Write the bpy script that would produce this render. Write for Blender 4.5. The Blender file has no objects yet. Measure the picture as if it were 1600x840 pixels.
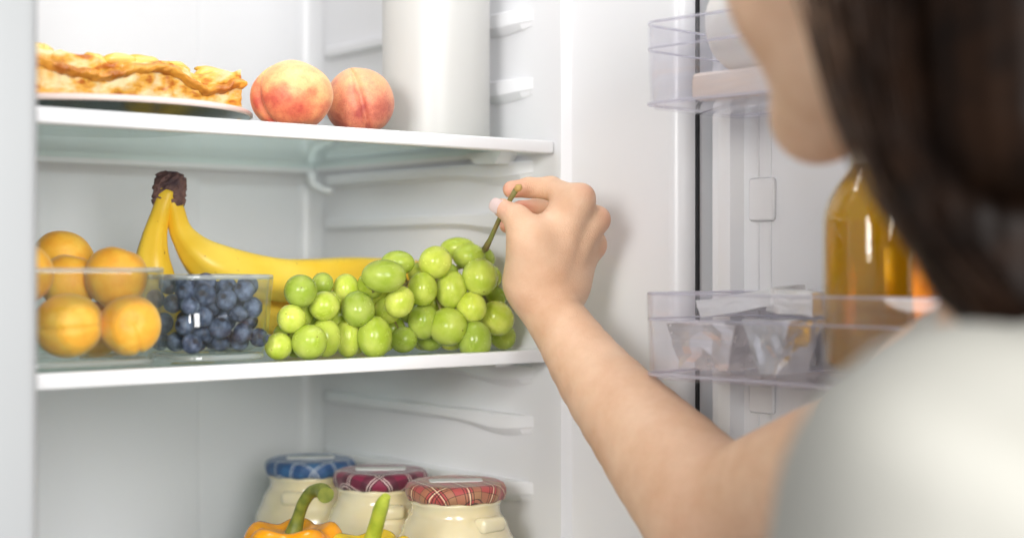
import bpy, bmesh, math, random
import numpy as np
from mathutils import Vector, Matrix, noise
R = math.radians
random.seed(7)
rng = np.random.default_rng(7)
scene = bpy.context.scene
COL = scene.collection

# ------------------------------------------------------------------ camera
F, YAW, HOR, CZ = 2367.0, R(39.6), 409.0, 1.30
cs, sn = math.cos(YAW), math.sin(YAW)
cam_d = bpy.data.cameras.new('camera')
cam = bpy.data.objects.new('camera', cam_d); COL.objects.link(cam)
cam.location = (0, 0, CZ); cam.rotation_euler = (R(90), 0, -YAW)
cam_d.sensor_width = 36; cam_d.lens = 36 * F / 1600
cam_d.shift_y = -(420 - HOR) / 1600
cam_d.clip_start = 0.02; cam_d.clip_end = 50
cam_d.dof.use_dof = True; cam_d.dof.focus_distance = 1.285; cam_d.dof.aperture_fstop = 2.5
scene.camera = cam
# ------------------------------------------------------------------ light
w = bpy.data.worlds.new('World'); scene.world = w; w.use_nodes = True
w.node_tree.nodes['Background'].inputs[0].default_value = (0.95, 0.97, 1.0, 1)
w.node_tree.nodes['Background'].inputs[1].default_value = 0.28

def area(name, loc, target, size, power, col=(1, 1, 1), sy=None):
    l = bpy.data.lights.new(name, 'AREA'); l.energy = power; l.color = col; l.size = size
    if sy: l.shape = 'RECTANGLE'; l.size_y = sy
    o = bpy.data.objects.new(name, l); COL.objects.link(o); o.location = loc
    o.rotation_euler = (Vector(target) - Vector(loc)).to_track_quat('-Z', 'Y').to_euler()
    return o
sbx = area('softbox', (-0.70, 0.10, CZ + 0.30), (0.76, 1.28, CZ - .02), 0.45, 1.1, (1, .985, .96)); sbx.data.spread = R(48)
area('large_softbox', (-0.20, -1.5, CZ + 0.45), (0.70, 1.2, CZ - .05), 1.2, 48, (1, .995, .985))
area('refrigerator_lamp', (0.66, 1.00, CZ + 0.682), (0.66, 1.02, CZ), 0.42, 1.05, (.96, .98, 1), 0.13)
vs = scene.view_settings
vs.view_transform = 'Standard'; vs.look = 'None'; vs.exposure = 0.70; vs.gamma = 1
cy = scene.cycles
cy.max_bounces = 10; cy.transparent_max_bounces = 40; cy.transmission_bounces = 8; cy.diffuse_bounces = 5; cy.glossy_bounces = 5
cy.caustics_reflective = False; cy.caustics_refractive = False
cy.use_denoising = True
try: cy.denoiser = 'OPENIMAGEDENOISE'
except Exception: pass
cy.sample_clamp_indirect = 6

# ------------------------------------------------------------------ places
def W(r, f, z): return Vector((cs * r + sn * f, -sn * r + cs * f, CZ + z))      # view-aligned metres to world
def P(x, y, d): return W((x - 800) / F * d, d, (HOR - y) / F * d)               # a picture point at a distance
def ray(x): u = (x - 800) / F; return cs * u + sn, -sn * u + cs
def PY(x, y, Y): d = Y / ray(x)[1]; return P(x, y, d)                           # ... on a plane of constant Y
def depth(v): return sn * v.x + cs * v.y

# ------------------------------------------------------------------ materials
MATS = {}
def nt(name):
    m = bpy.data.materials.new(name); m.use_nodes = True
    t = m.node_tree; b = t.nodes['Principled BSDF']; MATS[name] = m
    return m, t, b
def mat(name, col, rough=.5, metal=0, sss=0, sssr=(.01, .005, .003), coat=0, var=None, scale=20, detail=4, bump=0, bscale=80, spec=.5, rvar=0, objrand=0, ramp=(.35, .65)):
    m, t, b = nt(name); N = t.nodes; L = t.links
    b.inputs['Base Color'].default_value = (*col, 1); b.inputs['Roughness'].default_value = rough
    b.inputs['Metallic'].default_value = metal; b.inputs['Specular IOR Level'].default_value = spec
    b.inputs['Coat Weight'].default_value = coat; b.inputs['Coat Roughness'].default_value = .15
    if sss:
        b.inputs['Subsurface Weight'].default_value = sss; b.inputs['Subsurface Radius'].default_value = sssr
        b.inputs['Subsurface Scale'].default_value = 1.0
    tc = N.new('ShaderNodeTexCoord')
    out = None
    if var:
        n = N.new('ShaderNodeTexNoise'); n.inputs['Scale'].default_value = scale; n.inputs['Detail'].default_value = detail
        L.new(tc.outputs['Object'], n.inputs['Vector'])
        r = N.new('ShaderNodeValToRGB'); r.color_ramp.elements[0].position = ramp[0]; r.color_ramp.elements[1].position = ramp[1]
        r.color_ramp.elements[0].color = (*col, 1); r.color_ramp.elements[1].color = (*var, 1)
        L.new(n.outputs['Fac'], r.inputs['Fac']); out = r.outputs['Color']
    if objrand:
        oi = N.new('ShaderNodeObjectInfo'); hs = N.new('ShaderNodeHueSaturation')
        mr = N.new('ShaderNodeMapRange'); mr.inputs['To Min'].default_value = 1 - objrand; mr.inputs['To Max'].default_value = 1 + objrand
        mh = N.new('ShaderNodeMapRange'); mh.inputs['To Min'].default_value = .5 - objrand * .05; mh.inputs['To Max'].default_value = .5 + objrand * .05
        L.new(oi.outputs['Random'], mr.inputs['Value']); L.new(oi.outputs['Random'], mh.inputs['Value'])
        L.new(mr.outputs[0], hs.inputs['Value']); L.new(mh.outputs[0], hs.inputs['Hue'])
        if out: L.new(out, hs.inputs['Color'])
        else: hs.inputs['Color'].default_value = (*col, 1)
        out = hs.outputs['Color']
    if out: L.new(out, b.inputs['Base Color'])
    if rvar:
        n2 = N.new('ShaderNodeTexNoise'); n2.inputs['Scale'].default_value = scale * 1.7; L.new(tc.outputs['Object'], n2.inputs['Vector'])
        m2 = N.new('ShaderNodeMapRange'); m2.inputs['To Min'].default_value = max(0, rough - rvar); m2.inputs['To Max'].default_value = rough + rvar
        L.new(n2.outputs['Fac'], m2.inputs['Value']); L.new(m2.outputs[0], b.inputs['Roughness'])
    if bump:
        n3 = N.new('ShaderNodeTexNoise'); n3.inputs['Scale'].default_value = bscale; n3.inputs['Detail'].default_value = 6
        L.new(tc.outputs['Object'], n3.inputs['Vector'])
        bp = N.new('ShaderNodeBump'); bp.inputs['Strength'].default_value = bump; bp.inputs['Distance'].default_value = .002
        L.new(n3.outputs['Fac'], bp.inputs['Height']); L.new(bp.outputs['Normal'], b.inputs['Normal'])
    return m
def thin_glass(name, tint, rough=.02, ior=1.45, haze=0, hazecol=(.9, .9, .95), gloss=(1, 1, 1)):
    m = bpy.data.materials.new(name); m.use_nodes = True; t = m.node_tree; t.nodes.clear(); N = t.nodes; L = t.links
    o = N.new('ShaderNodeOutputMaterial'); tr = N.new('ShaderNodeBsdfTransparent'); tr.inputs[0].default_value = (*tint, 1)
    g = N.new('ShaderNodeBsdfGlossy'); g.inputs['Roughness'].default_value = rough; g.inputs['Color'].default_value = (*gloss, 1)
    f0 = ((ior - 1) / (ior + 1)) ** 2                     # Schlick reflectance, the same from both sides of the pane
    lw = N.new('ShaderNodeLayerWeight'); lw.inputs['Blend'].default_value = .5
    pw = N.new('ShaderNodeMath'); pw.operation = 'POWER'; pw.inputs[1].default_value = 5; L.new(lw.outputs['Facing'], pw.inputs[0])
    fr = N.new('ShaderNodeMath'); fr.operation = 'MULTIPLY_ADD'; fr.inputs[1].default_value = (1 - f0) * .8; fr.inputs[2].default_value = f0; L.new(pw.outputs[0], fr.inputs[0])
    mx = N.new('ShaderNodeMixShader'); L.new(fr.outputs[0], mx.inputs[0])
    src = tr.outputs[0]
    if haze:
        df = N.new('ShaderNodeBsdfTranslucent'); df.inputs[0].default_value = (*hazecol, 1)
        d2 = N.new('ShaderNodeBsdfDiffuse'); d2.inputs[0].default_value = (*hazecol, 1)
        ad = N.new('ShaderNodeMixShader'); ad.inputs[0].default_value = .5; L.new(df.outputs[0], ad.inputs[1]); L.new(d2.outputs[0], ad.inputs[2])
        hm = N.new('ShaderNodeMixShader'); hm.inputs[0].default_value = haze
        L.new(tr.outputs[0], hm.inputs[1]); L.new(ad.outputs[0], hm.inputs[2]); src = hm.outputs[0]
    L.new(src, mx.inputs[1]); L.new(g.outputs[0], mx.inputs[2]); L.new(mx.outputs[0], o.inputs[0])
    MATS[name] = m; return m
mat('liner', (.78, .78, .795), .30, bump=.02, bscale=300, var=(.75, .75, .765), scale=3)
mat('liner_darkened', (.36, .37, .375), .4, var=(.345, .355, .36), scale=4)  # white liner of the left wall, colour darkened to offset the strong light there
mat('white_plastic', (.83, .83, .835), .3, bump=.01, bscale=200)
mat('frame_white', (.80, .80, .80), .35)
mat('black_rubber', (.012, .012, .014), .5)
thin_glass('shelf_glass', (.91, .96, .948), .03, 1.6, .03, (.72, .90, .85), (.88, .97, .94))
thin_glass('dish_glass', (.94, .965, .955), .02, 1.6)
thin_glass('bin_plastic', (.98, .977, .992), .05, 1.45, .05, (.88, .88, .96))
thin_glass('rim_glass', (.95, .98, .97), .05, 2.0, .30, (.93, .97, .96))

# ------------------------------------------------------------------ mesh helpers
def link(name, me, m=None, parent=None, smooth=True):
    o = bpy.data.objects.new(name, me); COL.objects.link(o)
    if m and not me.materials: me.materials.append(MATS[m])
    if parent: o.parent = parent
    if smooth and len(me.polygons): me.polygons.foreach_set('use_smooth', [True] * len(me.polygons))
    return o
def bmobj(name, bm, m, parent=None, smooth=True):
    me = bpy.data.meshes.new(name); bmesh.ops.recalc_face_normals(bm, faces=bm.faces); bm.to_mesh(me); bm.free()
    return link(name, me, m, parent, smooth)
def empty(name, loc=(0, 0, 0)):
    o = bpy.data.objects.new(name, None); COL.objects.link(o); o.location = loc; o.empty_display_size = .02; return o
def tag(o, label, cat, group=None):
    o['label'] = label; o['category'] = cat
    if group: o['group'] = group
    return o
def box(bm, x0, x1, y0, y1, z0, z1, bev=0, seg=2):
    r = bmesh.ops.create_cube(bm, size=1); v = r['verts']
    for q in v: q.co = Vector((x0 + (q.co.x + .5) * (x1 - x0), y0 + (q.co.y + .5) * (y1 - y0), z0 + (q.co.z + .5) * (z1 - z0)))
    if bev:
        e = list({e for q in v for e in q.link_edges})
        bmesh.ops.bevel(bm, geom=e, offset=bev, segments=seg, profile=.6, affect='EDGES')
def boxobj(name, m, parent, *a, bev=0, seg=2, smooth=False):
    bm = bmesh.new(); box(bm, *a, bev=bev, seg=seg); o = bmobj(name, bm, m, parent, False)
    if bev: flatnorm(o)
    return o
def flatnorm(o, ang=35):
    me = o.data
    me.polygons.foreach_set('use_smooth', [True] * len(me.polygons))
    try: me.set_sharp_from_angle(angle=R(ang))
    except Exception: pass
def lathe(bm, prof, n=48, c=(0, 0, 0)):
    rings = []
    for r, z in prof:
        if r < 1e-6: rings.append([bm.verts.new((c[0], c[1], c[2] + z))])
        else: rings.append([bm.verts.new((c[0] + r * math.cos(2 * math.pi * k / n), c[1] + r * math.sin(2 * math.pi * k / n), c[2] + z)) for k in range(n)])
    for a, b2 in zip(rings, rings[1:]):
        for k in range(n):
            k2 = (k + 1) % n
            if len(a) == 1 and len(b2) == 1: continue
            if len(a) == 1: bm.faces.new((a[0], b2[k2], b2[k]))
            elif len(b2) == 1: bm.faces.new((a[k], a[k2], b2[0]))
            else: bm.faces.new((a[k], a[k2], b2[k2], b2[k]))
def tube(bm, pts, rad, n=10, cap=True, flat=1.0):
    pts = [Vector(p) for p in pts]; rad = rad if hasattr(rad, '__len__') else [rad] * len(pts)
    rings = []; up = None
    for i, p in enumerate(pts):
        tg = (pts[min(i + 1, len(pts) - 1)] - pts[max(i - 1, 0)]).normalized()
        if up is None: up = tg.orthogonal().normalized()
        up = (up - tg * up.dot(tg)).normalized(); sd = tg.cross(up)
        rings.append([bm.verts.new(p + (up * math.cos(2 * math.pi * k / n) + sd * math.sin(2 * math.pi * k / n) * flat) * rad[i]) for k in range(n)])
    for a, b2 in zip(rings, rings[1:]):
        for k in range(n): bm.faces.new((a[k], a[(k + 1) % n], b2[(k + 1) % n], b2[k]))
    if cap: bm.faces.new(rings[0][::-1]); bm.faces.new(rings[-1])
def spline(pts, n=40):
    pts = [np.array(p, float) for p in pts]; pts = [2 * pts[0] - pts[1]] + pts + [2 * pts[-1] - pts[-2]]; out = []
    S = len(pts) - 3
    for q in range(n + 1):
        s = q / n * S; i = min(int(s), S - 1); t = s - i; a, b_, c, d = pts[i:i + 4]
        out.append(.5 * (2 * b_ + (c - a) * t + (2 * a - 5 * b_ + 4 * c - d) * t * t + (3 * b_ - a - 3 * c + d) * t ** 3))
    return out
def rounded_rect(x0, x1, y0, y1, r, n=6):
    pts = []
    for (cx, cy_, a0) in ((x1 - r, y1 - r, 0), (x0 + r, y1 - r, 90), (x0 + r, y0 + r, 180), (x1 - r, y0 + r, 270)):
        for k in range(n + 1):
            a = R(a0 + 90 * k / n); pts.append((cx + r * math.cos(a), cy_ + r * math.sin(a)))
    return pts
def loft(bm, loops, close0=True, close1=True):
    rs = [[bm.verts.new(p) for p in l] for l in loops]; n = len(rs[0])
    for a, b2 in zip(rs, rs[1:]):
        for k in range(n): bm.faces.new((a[k], a[(k + 1) % n], b2[(k + 1) % n], b2[k]))
    if close0: bm.faces.new(rs[0][::-1])
    if close1: bm.faces.new(rs[-1])

# ------------------------------------------------------------------ smooth solids: sparse surface nets over a distance field
def V3(v): return np.array(v, np.float32)
def cone(a, b_, r1, r2, k=.01, flat=None):
    a, b_ = V3(a), V3(b_); ba = b_ - a; L2 = float(ba @ ba) + 1e-12
    fl = None
    if flat is not None:                                   # flat = (unit direction, factor): thinner along that direction
        fl = (V3(flat[0]) / np.linalg.norm(flat[0]), flat[1])
    def f(p):
        q = p - a; h = np.clip(q @ ba / L2, 0, 1); dv = q - h[:, None] * ba
        if fl is not None:
            c = dv @ fl[0]; dv = dv + (c * (1 / fl[1] - 1))[:, None] * fl[0]
        return np.sqrt((dv * dv).sum(1)) - (r1 + h * (r2 - r1))
    return (f, (a + b_) / 2, math.sqrt(L2) / 2 + max(r1, r2), k, 1)
def ball(c, r, k=.01, s=1):
    c = V3(c); return (lambda p: np.sqrt(((p - c) ** 2).sum(1)) - r, c, r, k, s)
def ell(c, rad, ax, k=.01, s=1):
    c = V3(c); A = np.array([list(v) for v in ax], np.float32); rad = V3(rad)
    def f(p):
        q = (p - c) @ A.T; k0 = np.sqrt(((q / rad) ** 2).sum(1)) + 1e-9; k1 = np.sqrt(((q / rad ** 2).astype(np.float64) ** 2).sum(1)) + 1e-9
        return (k0 * (k0 - 1) / k1).astype(np.float32)
    return (f, c, float(max(rad)), k, s)
def field(prims, p, disp=None):
    d = np.full(len(p), 1e3, np.float32)
    for f, c, r, k, s in prims:
        e = f(p)
        if s > 0:
            h = np.maximum(k - np.abs(d - e), 0) / k; d = np.minimum(d, e) - h * h * k * .25
        else:
            h = np.maximum(k - np.abs(-e - d), 0) / k; d = np.maximum(d, -e) + h * h * k * .25
    return d if disp is None else d + disp(p)
def sdf_mesh(name, prims, h, disp=None, B=12):
    lo = np.min([c - r for f, c, r, k, s in prims if s > 0], 0) - .03; hi = np.max([c + r for f, c, r, k, s in prims if s > 0], 0) + .03
    nb = np.ceil((hi - lo) / (B * h)).astype(int); S = B * h
    g = np.stack(np.meshgrid(*[np.arange(n) for n in nb], indexing='ij'), -1).reshape(-1, 3)
    cc = (lo + (g + .5) * S).astype(np.float32); dc = field(prims, cc, disp)
    act = g[np.abs(dc) < S * .87 * 1.35 + .004]
    N = nb * B + 2; ids = []; vs_ = []; quads = []
    loc = np.stack(np.meshgrid(*[np.arange(B + 1)] * 3, indexing='ij'), -1).reshape(-1, 3)
    half = S * .87
    edges = [((0, 0, 0), (1, 0, 0)), ((0, 1, 0), (1, 1, 0)), ((0, 0, 1), (1, 0, 1)), ((0, 1, 1), (1, 1, 1)), ((0, 0, 0), (0, 1, 0)), ((1, 0, 0), (1, 1, 0)),
             ((0, 0, 1), (0, 1, 1)), ((1, 0, 1), (1, 1, 1)), ((0, 0, 0), (0, 0, 1)), ((1, 0, 0), (1, 0, 1)), ((0, 1, 0), (0, 1, 1)), ((1, 1, 0), (1, 1, 1))]
    def gid(i): return (i[..., 0] * N[1] + i[..., 1]) * N[2] + i[..., 2]
    for blk in act:
        base = blk * B; p = (lo + (base + loc) * h).astype(np.float32); cen = lo + (blk + .5) * S
        near = [q for q in prims if np.linalg.norm(q[1] - cen) - q[2] < half + q[3] + .025]
        if not near: continue
        d = field(near, p, disp).reshape((B + 1,) * 3)
        if d.min() > 0 or d.max() < 0: continue
        acc = np.zeros((B, B, B, 3), np.float32); cnt = np.zeros((B, B, B), np.int32)
        for a, b_ in edges:
            da = d[a[0]:a[0] + B, a[1]:a[1] + B, a[2]:a[2] + B]; db = d[b_[0]:b_[0] + B, b_[1]:b_[1] + B, b_[2]:b_[2] + B]
            cr = (da < 0) != (db < 0)
            tt = np.where(cr, da / np.where(cr, da - db, 1), 0)
            for ax in range(3): acc[..., ax] += np.where(cr, a[ax] + tt * (b_[ax] - a[ax]), 0)
            cnt += cr
        ci = np.argwhere(cnt > 0)
        if len(ci) == 0: continue
        ids.append(gid(ci + base)); vs_.append(lo + (base + ci + acc[tuple(ci.T)] / cnt[tuple(ci.T)][:, None]) * h)
        for ax in range(3):
            sl = [slice(0, B)] * 3; s2 = list(sl); s2[ax] = slice(1, B + 1)
            a = d[tuple(sl)]; b_ = d[tuple(s2)]; e = np.argwhere((a < 0) != (b_ < 0))
            if len(e) == 0: continue
            sg = a[tuple(e.T)] < 0; u = np.zeros(3, int); v = np.zeros(3, int); u[(ax + 1) % 3] = 1; v[(ax + 2) % 3] = 1
            G = e + base; q = np.stack([gid(G - u - v), gid(G - v), gid(G), gid(G - u)], 1)
            q[~sg] = q[~sg][:, ::-1]; quads.append(q)
    ids = np.concatenate(ids); V = np.concatenate(vs_); Q = np.concatenate(quads)
    o = np.argsort(ids); ids = ids[o]; V = V[o]
    ix = np.searchsorted(ids, Q); ix = np.clip(ix, 0, len(ids) - 1); ok = (ids[ix] == Q).all(1); ix = ix[ok]
    me = bpy.data.meshes.new(name); me.vertices.add(len(V)); me.vertices.foreach_set('co', V.astype(np.float32).ravel())
    me.loops.add(len(ix) * 4); me.loops.foreach_set('vertex_index', ix.astype(np.int32).ravel())
    me.polygons.add(len(ix)); me.polygons.foreach_set('loop_start', np.arange(0, len(ix) * 4, 4, dtype=np.int32))
    me.update(calc_edges=True); me.validate()
    me.polygons.foreach_set('use_smooth', [True] * len(me.polygons))
    return me
# ================================================================== REFRIGERATOR
ZL, ZU, ZB = CZ - .0807, CZ + .1093, CZ - .318     # tops of the middle, upper and lowest shelf
XL, XR, YB, YF, YS = .405, .915, 1.457, .915, 1.042
ZT, ZF = CZ + .70, CZ - .42
fr = empty('refrigerator', (.66, 1.2, ZF))
tag(fr, 'open white refrigerator with glass shelves and its door swung to the right', 'refrigerator')
def sub(o, par=fr):
    o.parent = par; o.matrix_parent_inverse = par.matrix_world.inverted(); return o
bpy.context.view_layer.update()
def fbox(name, m, *a, bev=0, par=fr, seg=2):
    return sub(boxobj(name, m, None, *a, bev=bev, seg=seg), par)
# liner walls: plan outlines, extruded in z
def extr(name, pts, z0, z1, m, par=fr):
    bm = bmesh.new(); loft(bm, [[(x, y, z0) for x, y in pts], [(x, y, z1) for x, y in pts]])
    o = bmobj(name, bm, m, None); flatnorm(o, 25); return sub(o, par)
def arc(cx, cy_, r, a0, a1, n=6): return [(cx + r * math.cos(R(a0 + (a1 - a0) * k / n)), cy_ + r * math.sin(R(a0 + (a1 - a0) * k / n))) for k in range(n + 1)]
right = [(XR, YB + .05), (XR, 1.036), (XR + .008, 1.030)] + [(.944, .935)] + arc(.959, .930, .015, 180, 270) + [(.999, YF), (.999, YB + .05)]
extr('side_wall', right, ZF, ZT, 'liner')
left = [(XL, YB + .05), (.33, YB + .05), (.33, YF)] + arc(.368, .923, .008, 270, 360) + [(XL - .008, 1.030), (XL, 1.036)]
extr('side_wall', left, ZF, ZT, 'liner_darkened')
fbox('back_wall', 'liner', XL - .07, XR + .08, YB, YB + .06, ZF, ZT)
bm = bmesh.new(); box(bm, XL + .03, .771, YB - .004, YB + .01, ZF + .02, ZT - .02, bev=.0035, seg=3)
o = sub(bmobj('back_panel', bm, 'liner')); flatnorm(o)
# round inner corner at the back right
cor = [(XR + .01, YB + .01), (XR - .022, YB + .01)] + [(XR - .022 + .022 * math.sin(R(a)), YB - .022 + .022 * math.cos(R(a))) for a in range(0, 91, 10)] + [(XR + .01, YB - .022)]
cor = [(XR + .01, YB + .01)] + [(XR - .0225 + .022 * math.sin(R(a)), YB - .0225 + .022 * math.cos(R(a))) for a in range(0, 91, 10)][::-1]
extr('corner_fillet', cor, ZF, ZT, 'liner')
fbox('ceiling', 'liner', XL - .07, XR + .08, YF + .001, YB + .05, ZT, ZT + .05)
fbox('floor', 'liner', XL - .07, XR + .08, YF + .001, YB + .05, ZF - .05, ZF)
fbox('lamp_cover', 'white_plastic', .44, .88, .93, 1.08, ZT - .012, ZT + .001, bev=.004)
# support rails on the right wall: a lip with a hollowed, lens-shaped underside
def rail(zt, y0=1.075, y1=YB - .028, h=.018, prot=.011):
    bm = bmesh.new(); n = 26; loops = []
    for k in range(n + 1):
        t = k / n; y = y0 + (y1 - y0) * t
        dip = .6 + .4 * math.sin(math.pi * min(1, t * 1.02)) ** 1.5
        hh = h * (.75 + .45 * math.exp(-((t - .12) / .12) ** 2)) if t < .5 else h * .76
        e = min(1, k / 1.5, (n - k) / 1.0 + .3); p_ = prot * e * (.75 + .25 * dip)
        loops.append([(XR + .004, y, zt), (XR - p_ + .001, y, zt - .0004), (XR - p_, y, zt - .0016), (XR - p_, y, zt - hh * .66), (XR - p_ + .0012, y, zt - hh * .72), (XR - p_ * .30, y, zt - hh * .98), (XR + .004, y, zt - hh * 1.05)])
    loft(bm, loops); o = sub(bmobj('support_rail', bm, 'liner')); flatnorm(o, 20)
for z in (.236, .172, .0945, .047, -.018, -.0965, -.143, -.205, -.265): rail(CZ + z)
for z in (.0945, -.0965):      # rails of the left wall, under the shelves
    fbox('support_rail', 'liner', XL - .004, XL + .014, 1.07, YB - .03, CZ + z - .02, CZ + z, bev=.003)
# shelves
def shelf(zt, x1=XR - .003):
    s = empty('shelf', ((XL + XR) / 2, YS, zt)); s.parent = fr; s.matrix_parent_inverse = fr.matrix_world.inverted(); bpy.context.view_layer.update()
    fbox('glass_plate', 'shelf_glass', XL + .006, x1 - .004, YS + .009, YB - .012, zt - .0052, zt - .0008, par=s)
    fbox('front_trim', 'white_plastic', XL + .003, x1, YS, YS + .013, zt - .0105, zt + .0012, bev=.0028, par=s, seg=3)
    fbox('front_lip', 'white_plastic', XL + .004, x1 - .001, YS + .0135, YS + .021, zt - .0085, zt - .0056, bev=.001, par=s)
    fbox('rear_trim', 'white_plastic', XL + .005, x1 - .003, YB - .0118, YB - .006, zt - .011, zt + .004, bev=.0015, par=s)
    fbox('side_trim', 'white_plastic', x1 - .0036, x1 - .0005, YS + .0215, YB - .0122, zt - .0095, zt + .0005, bev=.001, par=s)
    return s
su, sl, sb = shelf(ZU), shelf(ZL), shelf(ZB)
for s, zt in ((su, ZU), (sl, ZL)):
    bm = bmesh.new(); pts = [(.893, 1.425, zt - .0105), (.893, 1.425, zt - .022), (.895, 1.421, zt - .027), (.900, 1.412, zt - .031), (.905, 1.402, zt - .033)]
    tube(bm, pts, [.0055, .005, .0045, .0042, .0035], 10); o = sub(bmobj('hook', bm, 'white_plastic'), s)
    bm = bmesh.new(); loft(bm, [[(x, 1.09, zt - .0058), (x, 1.145, zt - .0058), (x, 1.13, zt - .0165), (x, 1.10, zt - .0175)] for x in (.889, .911)])
    o = sub(bmobj('bracket', bm, 'white_plastic'), s); flatnorm(o)
# door
DA = R(-90 + 4.6)
dr = empty('door', (.972, .905, ZF)); dr.rotation_euler = (0, 0, DA); dr.parent = fr; dr.matrix_parent_inverse = fr.matrix_world.inverted()
bpy.context.view_layer.update()
def dl(o, par=dr): o.parent = par; return o               # built straight in the door's own frame: x along it, -y inwards, z up from ZF
HZ = CZ - ZF
o = dl(boxobj('outer_panel', 'frame_white', None, 0, .575, .003, .05, .0, ZT - ZF, bev=.006))
bm = bmesh.new()                                         # inner liner with raised border
out = rounded_rect(.006, .569, .006, ZT - ZF - .006, .012, 4)
def ring(inset, y): return [(x, y, z) for x, z in rounded_rect(.006 + inset, .569 - inset, .006 + inset, ZT - ZF - .006 - inset, max(.004, .012), 4)]
loft(bm, [ring(0, .0025), ring(.0, -.004), ring(.012, -.006), ring(.020, -.022), ring(.026, -.0245), ring(.034, -.0235), ring(.040, -.012), ring(.046, -.0105)], True, True)
o = dl(bmobj('inner_panel', bm, 'liner')); flatnorm(o, 30)
fbox('gasket', 'black_rubber', .9640, .9672, .9125, .9149, ZF + .01, ZT - .01)
for z in (.052, -.108, .235, -.27):                       # lugs that carry the bins
    bm = bmesh.new(); box(bm, .052, .078, -.0150, -.0100, HZ + z - .018, HZ + z + .018, bev=.0035, seg=3); o = dl(bmobj('lug', bm, 'liner')); flatnorm(o)
for x in (.0585, .071):
    o = dl(boxobj('vertical_rib', 'liner', None, x, x + .0022, -.0116, -.0100, .05, ZT - ZF - .06, bev=.0012))
fbox('hinge_cover', 'white_plastic', .965, .998, .86, .914, ZT - .03, ZT - .002, bev=.004)
def doorbin(z0, z1, x0=.041, x1=.455, y0=-.143, y1=-.0135):
    e = empty('door_bin', (0, 0, HZ + z0)); e.parent = dr; h = z1 - z0
    def L(ins, z, r): return [(x, y, z) for x, y in rounded_rect(x0 + ins, x1 - ins, y0 + ins, y1 - ins, r, 6)]
    bm = bmesh.new()
    loft(bm, [L(.006, 0, .014), L(.002, .004, .018), L(.0005, h * .45, .02), L(-.0005, h, .02), L(.0014, h, .018), L(.0024, h * .45, .018), L(.0042, .0055, .016), L(.008, .003, .012)], True, True)
    dl(bmobj('tub', bm, 'bin_plastic'), e)
    bm = bmesh.new()
    for zz, rr in ((h, .0011), (h * .70, .0009), (.004, .0013)):
        pts = [Vector((x, y, zz)) for x, y in rounded_rect(x0 + .0008, x1 - .0008, y0 + .0008, y1 - .0008, .019, 6)]; tube(bm, pts + [pts[0]], rr, 6, False)
    dl(bmobj('rim', bm, 'bin_rim'), e)
    return e
thin_glass('bin_rim', (.93, .92, .98), .1, 1.6, .45, (.93, .92, .98))
doorbin(-.0915, -.0246); doorbin(.1195, .1865)
def door_pt(x, y, z): return Matrix.Translation((.972, .905, 0)) @ Matrix.Rotation(DA, 4, 'Z') @ Vector((x, y, z))

# ================================================================== FRUIT
def setcol(me): pass
def fruit_mesh(name, nu=96, nv=40, groove=.05, gw=.22, dimple=.16, tip=.04, bump=.012, seed=0):
    bm = bmesh.new(); rows = []
    for j in range(nv + 1):
        th = math.pi * j / nv; row = []
        for i in range(nu if 0 < j < nv else 1):
            ph = 2 * math.pi * i / nu; dph = min(ph, 2 * math.pi - ph)
            r = 1 - groove * math.exp(-(dph / gw) ** 2) * math.sin(th) ** .6
            r -= dimple * math.exp(-(th / .28) ** 2); r += tip * math.exp(-((math.pi - th) / .25) ** 2)
            v = Vector((math.sin(th) * math.cos(ph), math.sin(th) * math.sin(ph), math.cos(th)))
            r += bump * noise.noise(v * 1.6 + Vector((seed, 0, 0))) * 2
            row.append(bm.verts.new(v * r))
        rows.append(row)
    for a, b2 in zip(rows, rows[1:]):
        for k in range(nu):
            k2 = (k + 1) % nu
            if len(a) == 1: bm.faces.new((a[0], b2[k], b2[k2]))
            elif len(b2) == 1: bm.faces.new((a[k], b2[0], a[k2]))
            else: bm.faces.new((a[k], b2[k], b2[k2], a[k2]))
    me = bpy.data.meshes.new(name); bmesh.ops.recalc_face_normals(bm, faces=bm.faces); bm.to_mesh(me); bm.free()
    me.polygons.foreach_set('use_smooth', [True] * len(me.polygons)); return me
def aim(o, pole, groove):
    """object +z along pole, +x (the groove) towards groove"""
    z = Vector(pole).normalized(); x = Vector(groove); x = (x - z * x.dot(z)).normalized(); y = z.cross(x)
    o.rotation_euler = Matrix((x, y, z)).transposed().to_euler()
CAMV = W(0, -1, 0) - W(0, 0, 0); RT = W(1, 0, 0) - W(0, 0, 0); UP = Vector((0, 0, 1))
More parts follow.
